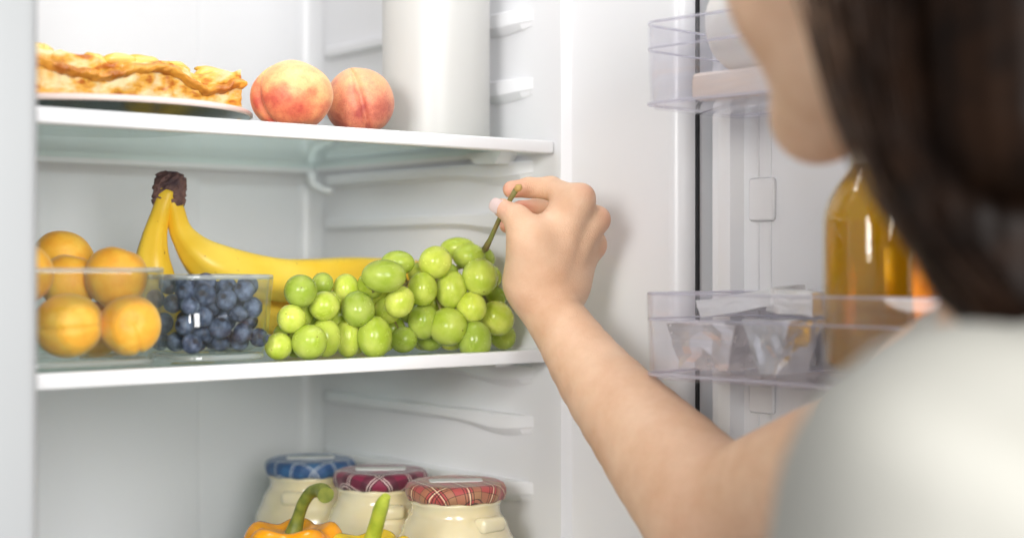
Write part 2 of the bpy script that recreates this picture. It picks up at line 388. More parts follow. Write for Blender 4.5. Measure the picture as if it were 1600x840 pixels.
def fuzz(name, stops, scale, sss, blush=None, mott=.35):
    m, t, b = nt(name); N, L = t.nodes, t.links
    tc = N.new('ShaderNodeTexCoord'); n = N.new('ShaderNodeTexNoise'); n.inputs['Scale'].default_value = scale; n.inputs['Detail'].default_value = 5; n.inputs['Roughness'].default_value = .6
    L.new(tc.outputs['Object'], n.inputs['Vector']); src = n.outputs['Fac']
    if blush is not None:       # riper cheek on one side of the fruit
        d = N.new('ShaderNodeVectorMath'); d.operation = 'DOT_PRODUCT'; d.inputs[1].default_value = blush; L.new(tc.outputs['Object'], d.inputs[0])
        mr = N.new('ShaderNodeMapRange'); mr.inputs['From Min'].default_value = -1; mr.inputs['To Min'].default_value = -.32; mr.inputs['To Max'].default_value = .36; L.new(d.outputs['Value'], mr.inputs['Value'])
        ad = N.new('ShaderNodeMath'); L.new(n.outputs['Fac'], ad.inputs[0]); L.new(mr.outputs[0], ad.inputs[1]); src = ad.outputs[0]
    r = N.new('ShaderNodeValToRGB'); el = r.color_ramp.elements
    while len(el) < len(stops): el.new(.5)
    for e, (p, c) in zip(el, stops): e.position = p; e.color = (*c, 1)
    L.new(src, r.inputs['Fac'])
    n2 = N.new('ShaderNodeTexNoise'); n2.inputs['Scale'].default_value = 24; n2.inputs['Detail'].default_value = 6; L.new(tc.outputs['Object'], n2.inputs['Vector'])
    mx = N.new('ShaderNodeMix'); mx.data_type = 'RGBA'; mx.blend_type = 'MULTIPLY'; mx.inputs['Factor'].default_value = mott
    L.new(r.outputs['Color'], mx.inputs['A'])
    r2 = N.new('ShaderNodeValToRGB'); r2.color_ramp.elements[0].position = .36; r2.color_ramp.elements[0].color = (.62, .5, .45, 1); r2.color_ramp.elements[1].position = .5; r2.color_ramp.elements[1].color = (1, 1, 1, 1)
    L.new(n2.outputs['Fac'], r2.inputs['Fac']); L.new(r2.outputs['Color'], mx.inputs['B'])
    L.new(mx.outputs['Result'], b.inputs['Base Color'])
    b.inputs['Roughness'].default_value = .55; b.inputs['Subsurface Weight'].default_value = sss; b.inputs['Subsurface Radius'].default_value = (.012, .005, .002); b.inputs['Subsurface Scale'].default_value = 1
    b.inputs['Sheen Weight'].default_value = .25; b.inputs['Sheen Roughness'].default_value = .4; b.inputs['Sheen Tint'].default_value = (1, .85, .7, 1)
    bp = N.new('ShaderNodeBump'); bp.inputs['Strength'].default_value = .12; bp.inputs['Distance'].default_value = .02; L.new(n2.outputs['Fac'], bp.inputs['Height']); L.new(bp.outputs['Normal'], b.inputs['Normal'])
fuzz('apricot_skin', [(.28, (.84, .36, .025)), (.5, (.90, .47, .045)), (.72, (.92, .58, .09))], 1.3, .3, None, .10)
fuzz('peach_skin', [(.22, (.88, .58, .26)), (.42, (.84, .42, .18)), (.60, (.72, .22, .10)), (.80, (.52, .085, .05))], 1.7, .3, (0.2, .2, .8))
fuzz('peach_skin_pink', [(.22, (.84, .46, .22)), (.42, (.78, .34, .18)), (.60, (.68, .22, .13)), (.82, (.45, .09, .07))], 1.9, .3, (0.2, .2, .8))
apr = [fruit_mesh('apricot_mesh', groove=.075, seed=s, gw=.085, dimple=.14) for s in range(3)]
def apricot(x, y, d, rpx, pole, gr, label, k=0, sq=(1, 1, 1)):
    r = rpx * d / F; o = link('apricot', apr[k], 'apricot_skin'); o.location = P(x, y, d); o.scale = (r * sq[0], r * sq[1], r * sq[2])
    aim(o, pole, gr); return tag(o, label, 'apricot', 'apricots in the square glass dish')
apricot(107, 508, 1.125, 51, RT - CAMV * .1 + UP * .05, CAMV - UP * .1, 'large apricot with a level crease, front left in the glass dish', 0, (.98, .98, 1.06))
apricot(203, 508, 1.150, 48, UP * .25 + RT * .35 + CAMV * 1., RT * .35 - UP * 1, 'apricot with a short stem crease, front right in the glass dish', 1, (.98, 1, .96))
apricot(181, 432, 1.185, 48.5, UP * .9 + RT * .3, -CAMV, 'pale apricot topping the pile beside the banana stem', 2)
apricot(108, 440, 1.195, 44, UP + RT * .2, -CAMV, 'middle apricot in the pile, half hidden by the others', 1)
apricot(99, 405, 1.235, 46, RT - UP * .3, -CAMV + UP, 'topmost apricot at the back of the glass dish', 0, (.93, 1, 1.05))
apricot(37, 427, 1.125, 46, UP - RT * .2, -CAMV, 'apricot cut off by the left refrigerator wall', 2)
apricot(150, 512, 1.215, 44, UP, -CAMV, 'shaded apricot at the back of the dish behind the front pair', 1)
# peaches on the upper shelf
pm = [fruit_mesh('peach_mesh', groove=.16, gw=.11, dimple=.2, seed=s, bump=.015) for s in (5, 9)]
o = link('peach', pm[0], 'peach_skin'); r = .0328; p = P(456, 148, 1.262); p.z = ZU + r * .86; o.location = p; o.scale = (r * 1.04, r * 1.04, r * .89)
aim(o, -UP * 1 + CAMV * .12 + RT * .1, -RT * .76 + CAMV * .65)
tag(o, 'larger peach with a deep cleft, beside the pie plate', 'peach', 'peaches on the upper shelf')
o = link('peach', pm[1], 'peach_skin_pink'); r = .0302; p = P(562, 150, 1.322); p.z = ZU + r * .98; o.location = p; o.scale = (r, r, r)
aim(o, -UP * .8 + RT * .2 - CAMV * .1, CAMV * .2 + RT * .3 - UP)
tag(o, 'smaller pinkish peach between the other peach and the milk bottle', 'peach', 'peaches on the upper shelf')
# glass dishes
def dish(x0, x1, y0, y1, zb, zt, taper, label, rc=.02):
    e = empty('glass_dish', ((x0 + x1) / 2, (y0 + y1) / 2, zb)); bpy.context.view_layer.update()
    def L(ins, z, r): return [(x, y, z) for x, y in rounded_rect(x0 + ins, x1 - ins, y0 + ins, y1 - ins, max(r, .004), 8)]
    h = zt - zb; wt = .0028
    bm = bmesh.new()
    loft(bm, [L(taper + .006, zb + .0005, rc * .7), L(taper + .0015, zb + .004, rc * .9), L(taper * .6, zb + .2 * h, rc), L(.0, zt - .001, rc), L(wt, zt - .001, rc - wt), L(taper * .6 + wt, zb + .2 * h, rc - wt), L(taper + .004 + wt, zb + .010, rc * .8 - wt), L(taper + .009 + wt, zb + .0075, rc * .6)])
    sub(bmobj('bowl', bm, 'dish_glass'), e)
    bm = bmesh.new(); pts = [Vector((x, y, zt - .0008)) for x, y in rounded_rect(x0 + wt / 2, x1 - wt / 2, y0 + wt / 2, y1 - wt / 2, rc, 8)]
    tube(bm, pts + [pts[0]], .0020, 8, False); sub(bmobj('rim', bm, 'rim_glass'), e)
    bm = bmesh.new(); pts = [Vector((x, y, zb + .0042)) for x, y in rounded_rect(x0 + taper + .002, x1 - taper - .002, y0 + taper + .002, y1 - taper - .002, rc * .9, 8)]
    tube(bm, pts + [pts[0]], .0026, 8, False); sub(bmobj('base_ring', bm, 'rim_glass'), e)
    tag(e, label, 'dish', 'square glass dishes'); return e
dish(.412, .5375, 1.055, 1.185, ZL + .001, ZL + .0755, .006, 'taller clear glass dish full of apricots, against the left wall')
dish(.5465, .636, 1.0585, 1.150, ZL + .001, ZL + .0695, .006, 'smaller clear glass dish of blueberries beside the grapes')
# blueberries
def berry_mesh(seed):
    bm = bmesh.new(); nu, nv = 24, 16; rows = []
    for j in range(nv + 1):
        th = math.pi * j / nv; row = []
        for i in range(nu if 0 < j < nv else 1):
            ph = 2 * math.pi * i / nu
            r = 1 + .03 * noise.noise(Vector((math.sin(th) * math.cos(ph), math.sin(th) * math.sin(ph), math.cos(th))) * 1.5 + Vector((seed * 5, 0, 0)))
            z = math.cos(th) * .86
            if th < .22: z -= .10 * (1 - th / .22)
            elif th < .5: z += (.07 + .04 * math.cos(5 * ph)) * math.exp(-((th - .34) / .09) ** 2)
            row.append(bm.verts.new((r * math.sin(th) * math.cos(ph), r * math.sin(th) * math.sin(ph), r * z)))
        rows.append(row)
    for a, b2 in zip(rows, rows[1:]):
        for k in range(nu):
            k2 = (k + 1) % nu
            if len(a) == 1: bm.faces.new((a[0], b2[k], b2[k2]))
            elif len(b2) == 1: bm.faces.new((a[k], b2[0], a[k2]))
            else: bm.faces.new((a[k], b2[k], b2[k2], a[k2]))
    me = bpy.data.meshes.new('blueberry_mesh'); bmesh.ops.recalc_face_normals(bm, faces=bm.faces); bm.to_mesh(me); bm.free()
    me.polygons.foreach_set('use_smooth', [True] * len(me.polygons)); return me
m, t, b = nt('blueberry_skin'); N, L = t.nodes, t.links
tc = N.new('ShaderNodeTexCoord'); n = N.new('ShaderNodeTexNoise'); n.inputs['Scale'].default_value = 1.6; n.inputs['Detail'].default_value = 4; L.new(tc.outputs['Object'], n.inputs['Vector'])
oi = N.new('ShaderNodeObjectInfo'); ad = N.new('ShaderNodeMath'); ad.operation = 'MULTIPLY_ADD'; ad.inputs[1].default_value = .35; L.new(oi.outputs['Random'], ad.inputs[0]); L.new(n.outputs['Fac'], ad.inputs[2])
r_ = N.new('ShaderNodeValToRGB'); e = r_.color_ramp.elements; e[0].position = .40; e[0].color = (.012, .015, .030, 1); e[1].position = .95; e[1].color = (.17, .205, .31, 1)
x_ = e.new(.62); x_.color = (.045, .058, .105, 1)
L.new(ad.outputs[0], r_.inputs['Fac'])
sx = N.new('ShaderNodeSeparateXYZ'); L.new(tc.outputs['Object'], sx.inputs[0])
cr = N.new('ShaderNodeMapRange'); cr.inputs['From Min'].default_value = .80; cr.inputs['From Max'].default_value = .70; L.new(sx.outputs['Z'], cr.inputs['Value'])
vl = N.new('ShaderNodeVectorMath'); vl.operation = 'LENGTH'; xy = N.new('ShaderNodeVectorMath'); xy.operation = 'MULTIPLY'; xy.inputs[1].default_value = (1, 1, 0); L.new(tc.outputs['Object'], xy.inputs[0]); L.new(xy.outputs[0], vl.inputs[0])
c2 = N.new('ShaderNodeMapRange'); c2.inputs['From Min'].default_value = .22; c2.inputs['From Max'].default_value = .34; L.new(vl.outputs['Value'], c2.inputs['Value'])
lt = N.new('ShaderNodeMath'); lt.operation = 'LESS_THAN'; lt.inputs[1].default_value = 0; L.new(sx.outputs['Z'], lt.inputs[0])
mxm = N.new('ShaderNodeMath'); mxm.operation = 'MAXIMUM'; L.new(c2.outputs[0], mxm.inputs[0]); L.new(lt.outputs[0], mxm.inputs[1])
mx = N.new('ShaderNodeMix'); mx.data_type = 'RGBA'; mx.inputs['A'].default_value = (.028, .022, .03, 1); L.new(mxm.outputs[0], mx.inputs['Factor']); L.new(r_.outputs['Color'], mx.inputs['B']); L.new(mx.outputs['Result'], b.inputs['Base Color'])
b.inputs['Roughness'].default_value = .52; b.inputs['Specular IOR Level'].default_value = .35
bms = [berry_mesh(s) for s in range(4)]
spots = []
def try_spot(p, r, tol=.90):
    for q, s in spots:
        if (p - q).length < (r + s) * tol: return False
    spots.append((p, r)); return True
bx0, bx1, by0, by1 = .5565, .6255, 1.0685, 1.134
# berries one can make out against the front glass, then the heap behind them
front = [(322, 461, 19), (291, 478, 15.5), (356, 468, 17), (384, 455, 17), (395, 480, 17), (413, 471, 16), (320, 494, 17), (347, 512, 18.5), (374, 490, 15.5), (288, 508, 16), (317, 522, 17.5),
         (302, 541, 16.5), (382, 520, 17.5), (402, 501, 15), (344, 543, 16), (374, 545, 16.5), (408, 527, 15), (281, 455, 15), (397, 547, 14), (330, 480, 15), (352, 449, 14), (302, 462, 14)]
for x, y, rp in front:
    for Y in (1.0705, 1.076, 1.082, 1.088, 1.095, 1.103):
        p = PY(x, y, Y); r = rp * depth(p) / F
        if p.z - r < ZL + .0085: p.z = ZL + .0085 + r
        p.x = min(max(p.x, bx0 + r * .55), bx1 - r * .45)
        if p.y - r < by0 - .004: p.y = by0 - .004 + r
        if try_spot(p, r, .86): break
for it in range(4000):
    r = random.uniform(.0076, .0092); p = Vector((random.uniform(bx0 + r * .6, bx1 - r * .6), random.uniform(by0 + .006, by1), 0))
    p.z = ZL + .0085 + r + random.uniform(0, .046) * (1 if random.random() < .5 else 0)
    if len(spots) < 64: try_spot(p, r, .90)
for i, (p, r) in enumerate(spots):
    o = link('blueberry', bms[i % 4], 'blueberry_skin'); o.location = p; o.scale = (r,) * 3
    a = Vector((random.gauss(0, 1), random.gauss(-.9, .8), random.gauss(.3, .8)))
    if i == 0: a = CAMV + UP * .25
    aim(o, a, UP + RT * random.random())
    tag(o, 'large blueberry with its crown facing out, top of the glass dish' if i == 0 else 'small dusty blueberry heaped in the smaller glass dish', 'blueberry', 'blueberries in the glass dish')
# bananas
m, t, b = nt('banana_skin'); N, L = t.nodes, t.links
tc = N.new('ShaderNodeTexCoord'); n = N.new('ShaderNodeTexNoise'); n.inputs['Scale'].default_value = 16; n.inputs['Detail'].default_value = 3; L.new(tc.outputs['Object'], n.inputs['Vector'])
r_ = N.new('ShaderNodeValToRGB'); e = r_.color_ramp.elements; e[0].position = .35; e[0].color = (.86, .55, .035, 1); e[1].position = .65; e[1].color = (.90, .66, .09, 1); L.new(n.outputs['Fac'], r_.inputs['Fac'])
n2 = N.new('ShaderNodeTexNoise'); n2.inputs['Scale'].default_value = 150; n2.inputs['Detail'].default_value = 5; n2.inputs['Roughness'].default_value = .7; L.new(tc.outputs['Object'], n2.inputs['Vector'])
r2 = N.new('ShaderNodeValToRGB'); e = r2.color_ramp.elements; e[0].position = .645; e[0].color = (0, 0, 0, 1); e[1].position = .72; e[1].color = (1, 1, 1, 1); L.new(n2.outputs['Fac'], r2.inputs['Fac'])
mx = N.new('ShaderNodeMix'); mx.data_type = 'RGBA'; mx.inputs['B'].default_value = (.28, .12, .03, 1); L.new(r2.outputs['Color'], mx.inputs['Factor']); L.new(r_.outputs['Color'], mx.inputs['A']); L.new(mx.outputs['Result'], b.inputs['Base Color'])
b.inputs['Roughness'].default_value = .42; b.inputs['Subsurface Weight'].default_value = .15; b.inputs['Subsurface Radius'].default_value = (.006, .004, .001); b.inputs['Subsurface Scale'].default_value = 1
mat('banana_crown_skin', (.055, .03, .035), .75, var=(.22, .12, .10), scale=60, bump=.9, bscale=160)
bn = empty('banana_bunch', P(300, 520, 1.36)); bpy.context.view_layer.update()
tag(bn, 'bunch of ripe yellow bananas with a dark crown, behind the glass dishes', 'bananas')
def banana(pts, rads, name='banana'):
    c = spline([P(*p) for p in pts], 44); rr = spline([(q,) for q in rads], 44); rr = [float(q[0]) for q in rr]
    bm = bmesh.new(); n = 30; rings = []; up = None; V = [Vector(q) for q in c]
    for i, p in enumerate(V):
        tg = (V[min(i + 1, 44)] - V[max(i - 1, 0)]).normalized()
        if up is None: up = (UP - tg * tg.dot(UP)).normalized()
        up = (up - tg * up.dot(tg)).normalized(); sd = tg.cross(up); row = []
        for k in range(n):
            a = 2 * math.pi * k / n; f = 1 + .06 * math.cos(5 * a + .6) * min(1, rr[i] / .012)
            row.append(bm.verts.new(p + (up * math.cos(a) + sd * math.sin(a)) * rr[i] * f))
        rings.append(row)
    for a, b2 in zip(rings, rings[1:]):
        for k in range(n): bm.faces.new((a[k], a[(k + 1) % n], b2[(k + 1) % n], b2[k]))
    bm.faces.new(rings[0][::-1]); bm.faces.new(rings[-1]); return sub(bmobj(name, bm, 'banana_skin'), bn)
banana([(267, 300, 1.352), (274, 328, 1.350), (288, 370, 1.347), (335, 412, 1.352), (440, 436, 1.40), (560, 432, 1.46), (650, 424, 1.51), (690, 418, 1.535)], [.0085, .0082, .0110, .0190, .0200, .0195, .012, .004])
banana([(262, 300, 1.348), (250, 335, 1.342), (240, 375, 1.335), (238, 420, 1.332), (252, 470, 1.34), (285, 515, 1.36), (330, 533, 1.385)], [.0085, .0085, .0115, .0165, .0185, .0150, .005])
banana([(268, 300, 1.37), (275, 345, 1.385), (320, 420, 1.40), (420, 490, 1.43), (520, 505, 1.47), (600, 500, 1.51), (640, 490, 1.53)], [.008, .0085, .0150, .0185, .0185, .012, .004])
cp = [P(264, 322, 1.348), P(264, 300, 1.35), P(265, 274, 1.352)]
me = sdf_mesh('crown', [cone(P(252, 314, 1.346), P(255, 281, 1.352), .0080, .0074, .005), cone(P(275, 314, 1.350), P(277, 285, 1.352), .0078, .0078, .005), cone(P(262, 294, 1.35), P(269, 284, 1.352), .0088, .0080, .006)], .0011,
              lambda p: .0011 * np.sin(p[:, 0] * 900 + 3 * np.sin(p[:, 2] * 500)) * np.sin(p[:, 2] * 330) + .0006 * np.sin(p[:, 1] * 1500 + p[:, 2] * 900))
sub(link('crown', me, 'banana_crown_skin'), bn)
# grapes
m, t, b = nt('grape_skin'); N, L = t.nodes, t.links
tc = N.new('ShaderNodeTexCoord'); oi = N.new('ShaderNodeObjectInfo')
of = N.new('ShaderNodeVectorMath'); of.operation = 'ADD'; L.new(tc.outputs['Object'], of.inputs[0]); cb = N.new('ShaderNodeCombineXYZ'); ml = N.new('ShaderNodeMath'); ml.operation = 'MULTIPLY'; ml.inputs[1].default_value = 37; L.new(oi.outputs['Random'], ml.inputs[0]); L.new(ml.outputs[0], cb.inputs[0]); L.new(cb.outputs[0], of.inputs[1])
n = N.new('ShaderNodeTexNoise'); n.inputs['Scale'].default_value = 1.1; n.inputs['Detail'].default_value = 3; L.new(of.outputs[0], n.inputs['Vector'])
r_ = N.new('ShaderNodeValToRGB'); e = r_.color_ramp.elements; e[0].position = .3; e[0].color = (.40, .52, .045, 1); e[1].position = .72; e[1].color = (.62, .70, .15, 1); L.new(n.outputs['Fac'], r_.inputs['Fac'])
hs = N.new('ShaderNodeHueSaturation'); mr = N.new('ShaderNodeMapRange'); mr.inputs['To Min'].default_value = .72; mr.inputs['To Max'].default_value = 1.15; L.new(oi.outputs['Random'], mr.inputs['Value']); L.new(mr.outputs[0], hs.inputs['Value'])
mh = N.new('ShaderNodeMapRange'); mh.inputs['To Min'].default_value = .512; mh.inputs['To Max'].default_value = .488; L.new(oi.outputs['Random'], mh.inputs['Value']); L.new(mh.outputs[0], hs.inputs['Hue']); L.new(r_.outputs['Color'], hs.inputs['Color'])
sp = N.new('ShaderNodeTexVoronoi'); sp.inputs['Scale'].default_value = 5.5; L.new(of.outputs[0], sp.inputs['Vector'])
ss = N.new('ShaderNodeMapRange'); ss.inputs['From Min'].default_value = .05; ss.inputs['From Max'].default_value = .075; L.new(sp.outputs['Distance'], ss.inputs['Value'])
sepz = N.new('ShaderNodeSeparateXYZ'); L.new(tc.outputs['Object'], sepz.inputs[0])
scz = N.new('ShaderNodeMapRange'); scz.inputs['From Min'].default_value = -.9985; scz.inputs['From Max'].default_value = -.995; L.new(sepz.outputs['Z'], scz.inputs['Value'])
mm = N.new('ShaderNodeMath'); mm.operation = 'MINIMUM'; L.new(ss.outputs[0], mm.inputs[0]); L.new(scz.outputs[0], mm.inputs[1])
mx = N.new('ShaderNodeMix'); mx.data_type = 'RGBA'; mx.inputs['A'].default_value = (.16, .13, .02, 1); L.new(mm.outputs[0], mx.inputs['Factor']); L.new(hs.outputs['Color'], mx.inputs['B']); L.new(mx.outputs['Result'], b.inputs['Base Color'])
b.inputs['Roughness'].default_value = .22; b.inputs['Specular IOR Level'].default_value = .4; b.inputs['Transmission Weight'].default_value = .12; b.inputs['IOR'].default_value = 1.36; b.inputs['Subsurface Weight'].default_value = .6; b.inputs['Subsurface Radius'].default_value = (.009, .010, .003); b.inputs['Subsurface Scale'].default_value = 1
n4 = N.new('ShaderNodeTexNoise'); n4.inputs['Scale'].default_value = 2.5; n4.inputs['Detail'].default_value = 6; L.new(of.outputs[0], n4.inputs['Vector'])
m4 = N.new('ShaderNodeMapRange'); m4.inputs['From Min'].default_value = .35; m4.inputs['From Max'].default_value = .65; m4.inputs['To Min'].default_value = .10; m4.inputs['To Max'].default_value = .28; L.new(n4.outputs['Fac'], m4.inputs['Value']); L.new(m4.outputs[0], b.inputs['Roughness'])
mat('grape_stem_skin', (.17, .19, .04), .6, var=(.24, .17, .06), scale=90, bump=.5, bscale=300)
mat('stem_cut', (.55, .36, .12), .8, bump=.6, bscale=600)
gb = empty('grape_bunch', P(620, 560, 1.30)); bpy.context.view_layer.update()
tag(gb, 'bunch of green grapes on the middle shelf, lifted by its stem', 'grapes')
bm = bmesh.new(); bmesh.ops.create_uvsphere(bm, u_segments=32, v_segments=20, radius=1); gme = bpy.data.meshes.new('grape_mesh'); bm.to_mesh(gme); bm.free()
G = [(225, 370, 80, 78, 0), (335, 335, 55, 52, 2), (455, 360, 62, 72, 2), (180, 510, 68, 74, 0), (345, 445, 73, 70, 0), (515, 460, 88, 80, 0), (645, 295, 105, 78, -1), (715, 228, 80, 58, 1),
     (905, 225, 80, 76, 0), (1020, 155, 85, 52, 2), (1075, 195, 76, 62, 1), (1130, 300, 92, 84, -1), (1148, 210, 55, 62, 2), (985, 362, 75, 92, 0), (840, 360, 70, 80, 0), (725, 425, 68, 77, -.6), (665, 465, 66, 66, 1),
     (845, 520, 74, 88, .7), (970, 550, 90, 97, -.4), (1088, 452, 71, 75, -1), (1215, 507, 86, 79, -.6), (1200, 405, 60, 58, 1.3), (1105, 622, 79, 97, -1.3), (1245, 612, 60, 68, .7), (270, 637, 91, 83, -.8),
     (350, 605, 76, 92, .3), (600, 602, 82, 99, -.5), (465, 605, 66, 92, 1), (745, 640, 66, 62, 1.2), (115, 650, 64, 72, .3), (235, 490, 50, 62, 1.6), (580, 340, 64, 66, 1), (880, 640, 70, 62, 1.8), (985, 655, 66, 52, 1.5),
     (610, 380, 66, 62, 1.8), (420, 530, 62, 70, 2), (690, 560, 60, 62, 2.2), (780, 470, 60, 60, 2), (900, 430, 60, 60, 2), (560, 540, 60, 66, 2.2), (300, 545, 60, 60, 2), (1060, 540, 64, 64, 1.6), (1180, 300, 56, 60, 1.4), (960, 285, 56, 60, 1.6), (820, 280, 50, 50, 1.8), (400, 430, 55, 60, 2.4),
     (150, 590, 58, 60, 1.8), (500, 660, 60, 52, 2), (640, 680, 56, 48, 2.2), (200, 700, 56, 40, 1.4), (850, 690, 60, 44, 2.6), (1150, 520, 60, 60, 1.4)]
rachis_px = [(1215, 20, -.6), (1165, 155, 0), (1060, 235, 1.2), (1000, 260, 1.4), (880, 330, 1.6), (780, 320, 1.5), (640, 440, 2.0), (480, 480, 2.0), (330, 480, 1.9), (200, 560, 1.7)]
def gpt(X, Y, lay): return PY(400 + X / 3.231, 340 + Y / 3.231, 1.078 + .0135 * lay)
stem_up = [P(806, 297, 1.268), P(798, 310, 1.272), P(784, 334, 1.281), P(774, 356, 1.290), P(766, 374, 1.297), P(758, 389, 1.305)]
rach = [Vector(q) for q in spline([gpt(*q) for q in rachis_px[1:]], 60)]
gpos = []
for (X, Y, rx, ry, lay) in G:
    p = gpt(X, Y, lay); k = depth(p) / F / 3.231; a, c = rx * k * 1.08, ry * k * 1.08
    if lay != -1.3 and p.z - min(a, c) < ZL + .0005: p.z = ZL + .0005 + min(a, c) * .97
    gpos.append((p, a, c))
for i, (p, a, c) in enumerate(gpos):
    o = link('grape', gme, 'grape_skin'); sub(o, gb)
    base = min(rach, key=lambda q: (q - p).length)
    big = (RT if a > c else UP); 
    z = -(base - p).normalized()
    if abs(a - c) / max(a, c) > .12: zz = big * (1 if z.dot(big) > 0 else -1)
    else: zz = (z + Vector((random.gauss(0, .6), random.gauss(0, .6), random.gauss(0, .6)))).normalized()
    aim(o, -zz, CAMV); L_, S_ = max(a, c), min(a, c); mat4 = o.rotation_euler.to_matrix().to_4x4()
    o.parent = gb; o.matrix_parent_inverse = gb.matrix_world.inverted()
    o.location = p; o.scale = (S_, S_, L_)
    gpos[i] = (p, -zz, L_, base)
bm = bmesh.new()
tube(bm, stem_up, [.0024, .0021, .0020, .0020, .0022, .0030], 12)
stem = sub(bmobj('stem', bm, 'grape_stem_skin'), gb)
bm = bmesh.new(); q0 = stem_up[0]; tube(bm, [q0, q0 + (stem_up[0] - stem_up[1]).normalized() * .0028 + RT * .001, q0 + (stem_up[0] - stem_up[1]).normalized() * .004 + RT * .003], [.0023, .0033, .0020], 10)
sub(bmobj('cut_end', bm, 'stem_cut'), stem)
bm = bmesh.new(); tube(bm, [stem_up[-1]] + rach, [.0022] * 30 + [.0016] * 32, 8)
for p, ax, L_, base in gpos:
    tip = p + (base - p).normalized() * L_ * .9
    mid = (tip + base) / 2 + Vector((0, 0, .002)); tube(bm, [base, mid, tip], [.0011, .0009, .0016], 6)
sub(bmobj('stalks', bm, 'grape_stem_skin'), gb)
# ================================================================== UPPER SHELF: pie, plate, milk
mat('plate_dark', (.018, .018, .022), .25, coat=.4)
mat('plate_rim', (.82, .66, .60), .35)
PC = Vector((.535, 1.19, ZU))
pl = empty('plate', PC); bpy.context.view_layer.update(); tag(pl, 'dark round plate with a pale rim under the pie', 'plate')
bm = bmesh.new(); lathe(bm, [(0, .0006), (.085, .0006), (.092, .0014), (.118, .0095), (.1275, .0120), (.1275, .0135), (.118, .0112), (.09, .0058), (0, .0058)], 72, PC); o = sub(bmobj('dish', bm, 'plate_dark'), pl); flatnorm(o, 50)
bm = bmesh.new(); lathe(bm, [(.1277, .0118), (.1292, .0128), (.1292, .0150), (.1270, .0168), (.118, .0150), (.108, .0125), (.1085, .0118), (.118, .0115)], 72, PC); bm.verts.ensure_lookup_table()
sub(bmobj('rim', bm, 'plate_rim'), pl)
m, t, b = nt('pie_filling'); N, L = t.nodes, t.links
tc = N.new('ShaderNodeTexCoord'); mp = N.new('ShaderNodeMapping'); mp.inputs['Scale'].default_value = (1, 1, 2.2); L.new(tc.outputs['Object'], mp.inputs['Vector'])
n = N.new('ShaderNodeTexNoise'); n.inputs['Scale'].default_value = 55; n.inputs['Detail'].default_value = 5; L.new(mp.outputs[0], n.inputs['Vector'])
r_ = N.new('ShaderNodeValToRGB'); e = r_.color_ramp.elements; e[0].position = .36; e[0].color = (.50, .15, .015, 1); e[1].position = .62; e[1].color = (.86, .70, .38, 1); x_ = e.new(.46); x_.color = (.80, .42, .06, 1)
L.new(n.outputs['Fac'], r_.inputs['Fac']); L.new(r_.outputs['Color'], b.inputs['Base Color']); b.inputs['Roughness'].default_value = .45; b.inputs['Subsurface Weight'].default_value = .2; b.inputs['Subsurface Radius'].default_value = (.006, .004, .002); b.inputs['Subsurface Scale'].default_value = 1
mat('pie_crust', (.42, .13, .015), .42, var=(.78, .36, .05), scale=45, bump=.5, bscale=150, ramp=(.4, .62))
mat('pie_fruit', (.86, .50, .05), .35, var=(.90, .66, .20), scale=30, sss=.3, sssr=(.008, .005, .002), coat=.2, ramp=(.4, .6))
pie = empty('pie', PC + Vector((0, 0, .0065))); bpy.context.view_layer.update()
tag(pie, 'cut fruit pie with browned crust and yellow fruit topping on a plate', 'pie')
bm = bmesh.new()
n1, n2, n3 = 90, 14, 12           # along the cut face, upward, backward
rad = .120; zb = ZU + .0064
x_ax = Vector((1, .10, 0)).normalized(); y_ax = Vector((-x_ax.y, x_ax.x, 0))
def pie_pt(s, h, q, jag=1):       # s along cut -1..1, h 0..1, q 0..1 backward
    y0 = -.066; xx = s * math.sqrt(rad ** 2 - y0 ** 2); yb = math.sqrt(max(rad ** 2 - xx ** 2, 0)); yy = y0 + (yb * .98 - y0) * q
    base = PC + x_ax * xx + y_ax * yy
    H = .0440 + .004 * noise.noise(base * 30) + .003 * math.sin(s * 7)
    p = Vector((base.x, base.y, zb + h * H))
    if jag: 
        nv = noise.noise(p * 75) * .004 + noise.noise(p * 190) * .0022 + noise.noise(p * 420) * .001
        p += (-y_ax if q < .5 else y_ax * .4) * nv * min(1, h * 6); p.z += noise.noise(p * 90 + Vector((3, 3, 3))) * .003 * (h > .9)
    return p
def grid(fn, a, b2):
    g = [[bm.verts.new(fn(i / a, j / b2)) for j in range(b2 + 1)] for i in range(a + 1)]
    for i in range(a):
        for j in range(b2): bm.faces.new((g[i][j], g[i + 1][j], g[i + 1][j + 1], g[i][j + 1]))
grid(lambda i, j: pie_pt(-1 + 2 * i, j, 0), n1, n2); grid(lambda i, j: pie_pt(-1 + 2 * i, 1, j), n1, n3); grid(lambda i, j: pie_pt(-1 + 2 * i, 1 - j, 1), n1, 6)
grid(lambda i, j: pie_pt(-1 + 2 * i, 0, 1 - j, 0), n1, 4)
bmesh.ops.remove_doubles(bm, verts=bm.verts, dist=.0004); sub(bmobj('filling', bm, 'pie_filling'), pie)
bm = bmesh.new()
def crust(i, j):                  # browned wavy sheet folded over the cut face
    s = -1.0 + 2.0 * i; a = j * 2 - 1; wv = .5 * math.sin(s * 5.2 + .9) * .0100 + noise.noise(Vector((s * 6, 0, 1))) * .004
    q = pie_pt(s, .78, 0, 0); p = q + UP * (wv + a * (.0042 + .0018 * noise.noise(Vector((s * 14, 3, 0))))) - y_ax * (.0065 * (1 - a * a) + .002 + noise.noise(Vector((s * 25, a * 2, 5))) * .0028)
    return p
grid(crust, 120, 8); sub(bmobj('crust', bm, 'pie_crust'), pie)
bm = bmesh.new()
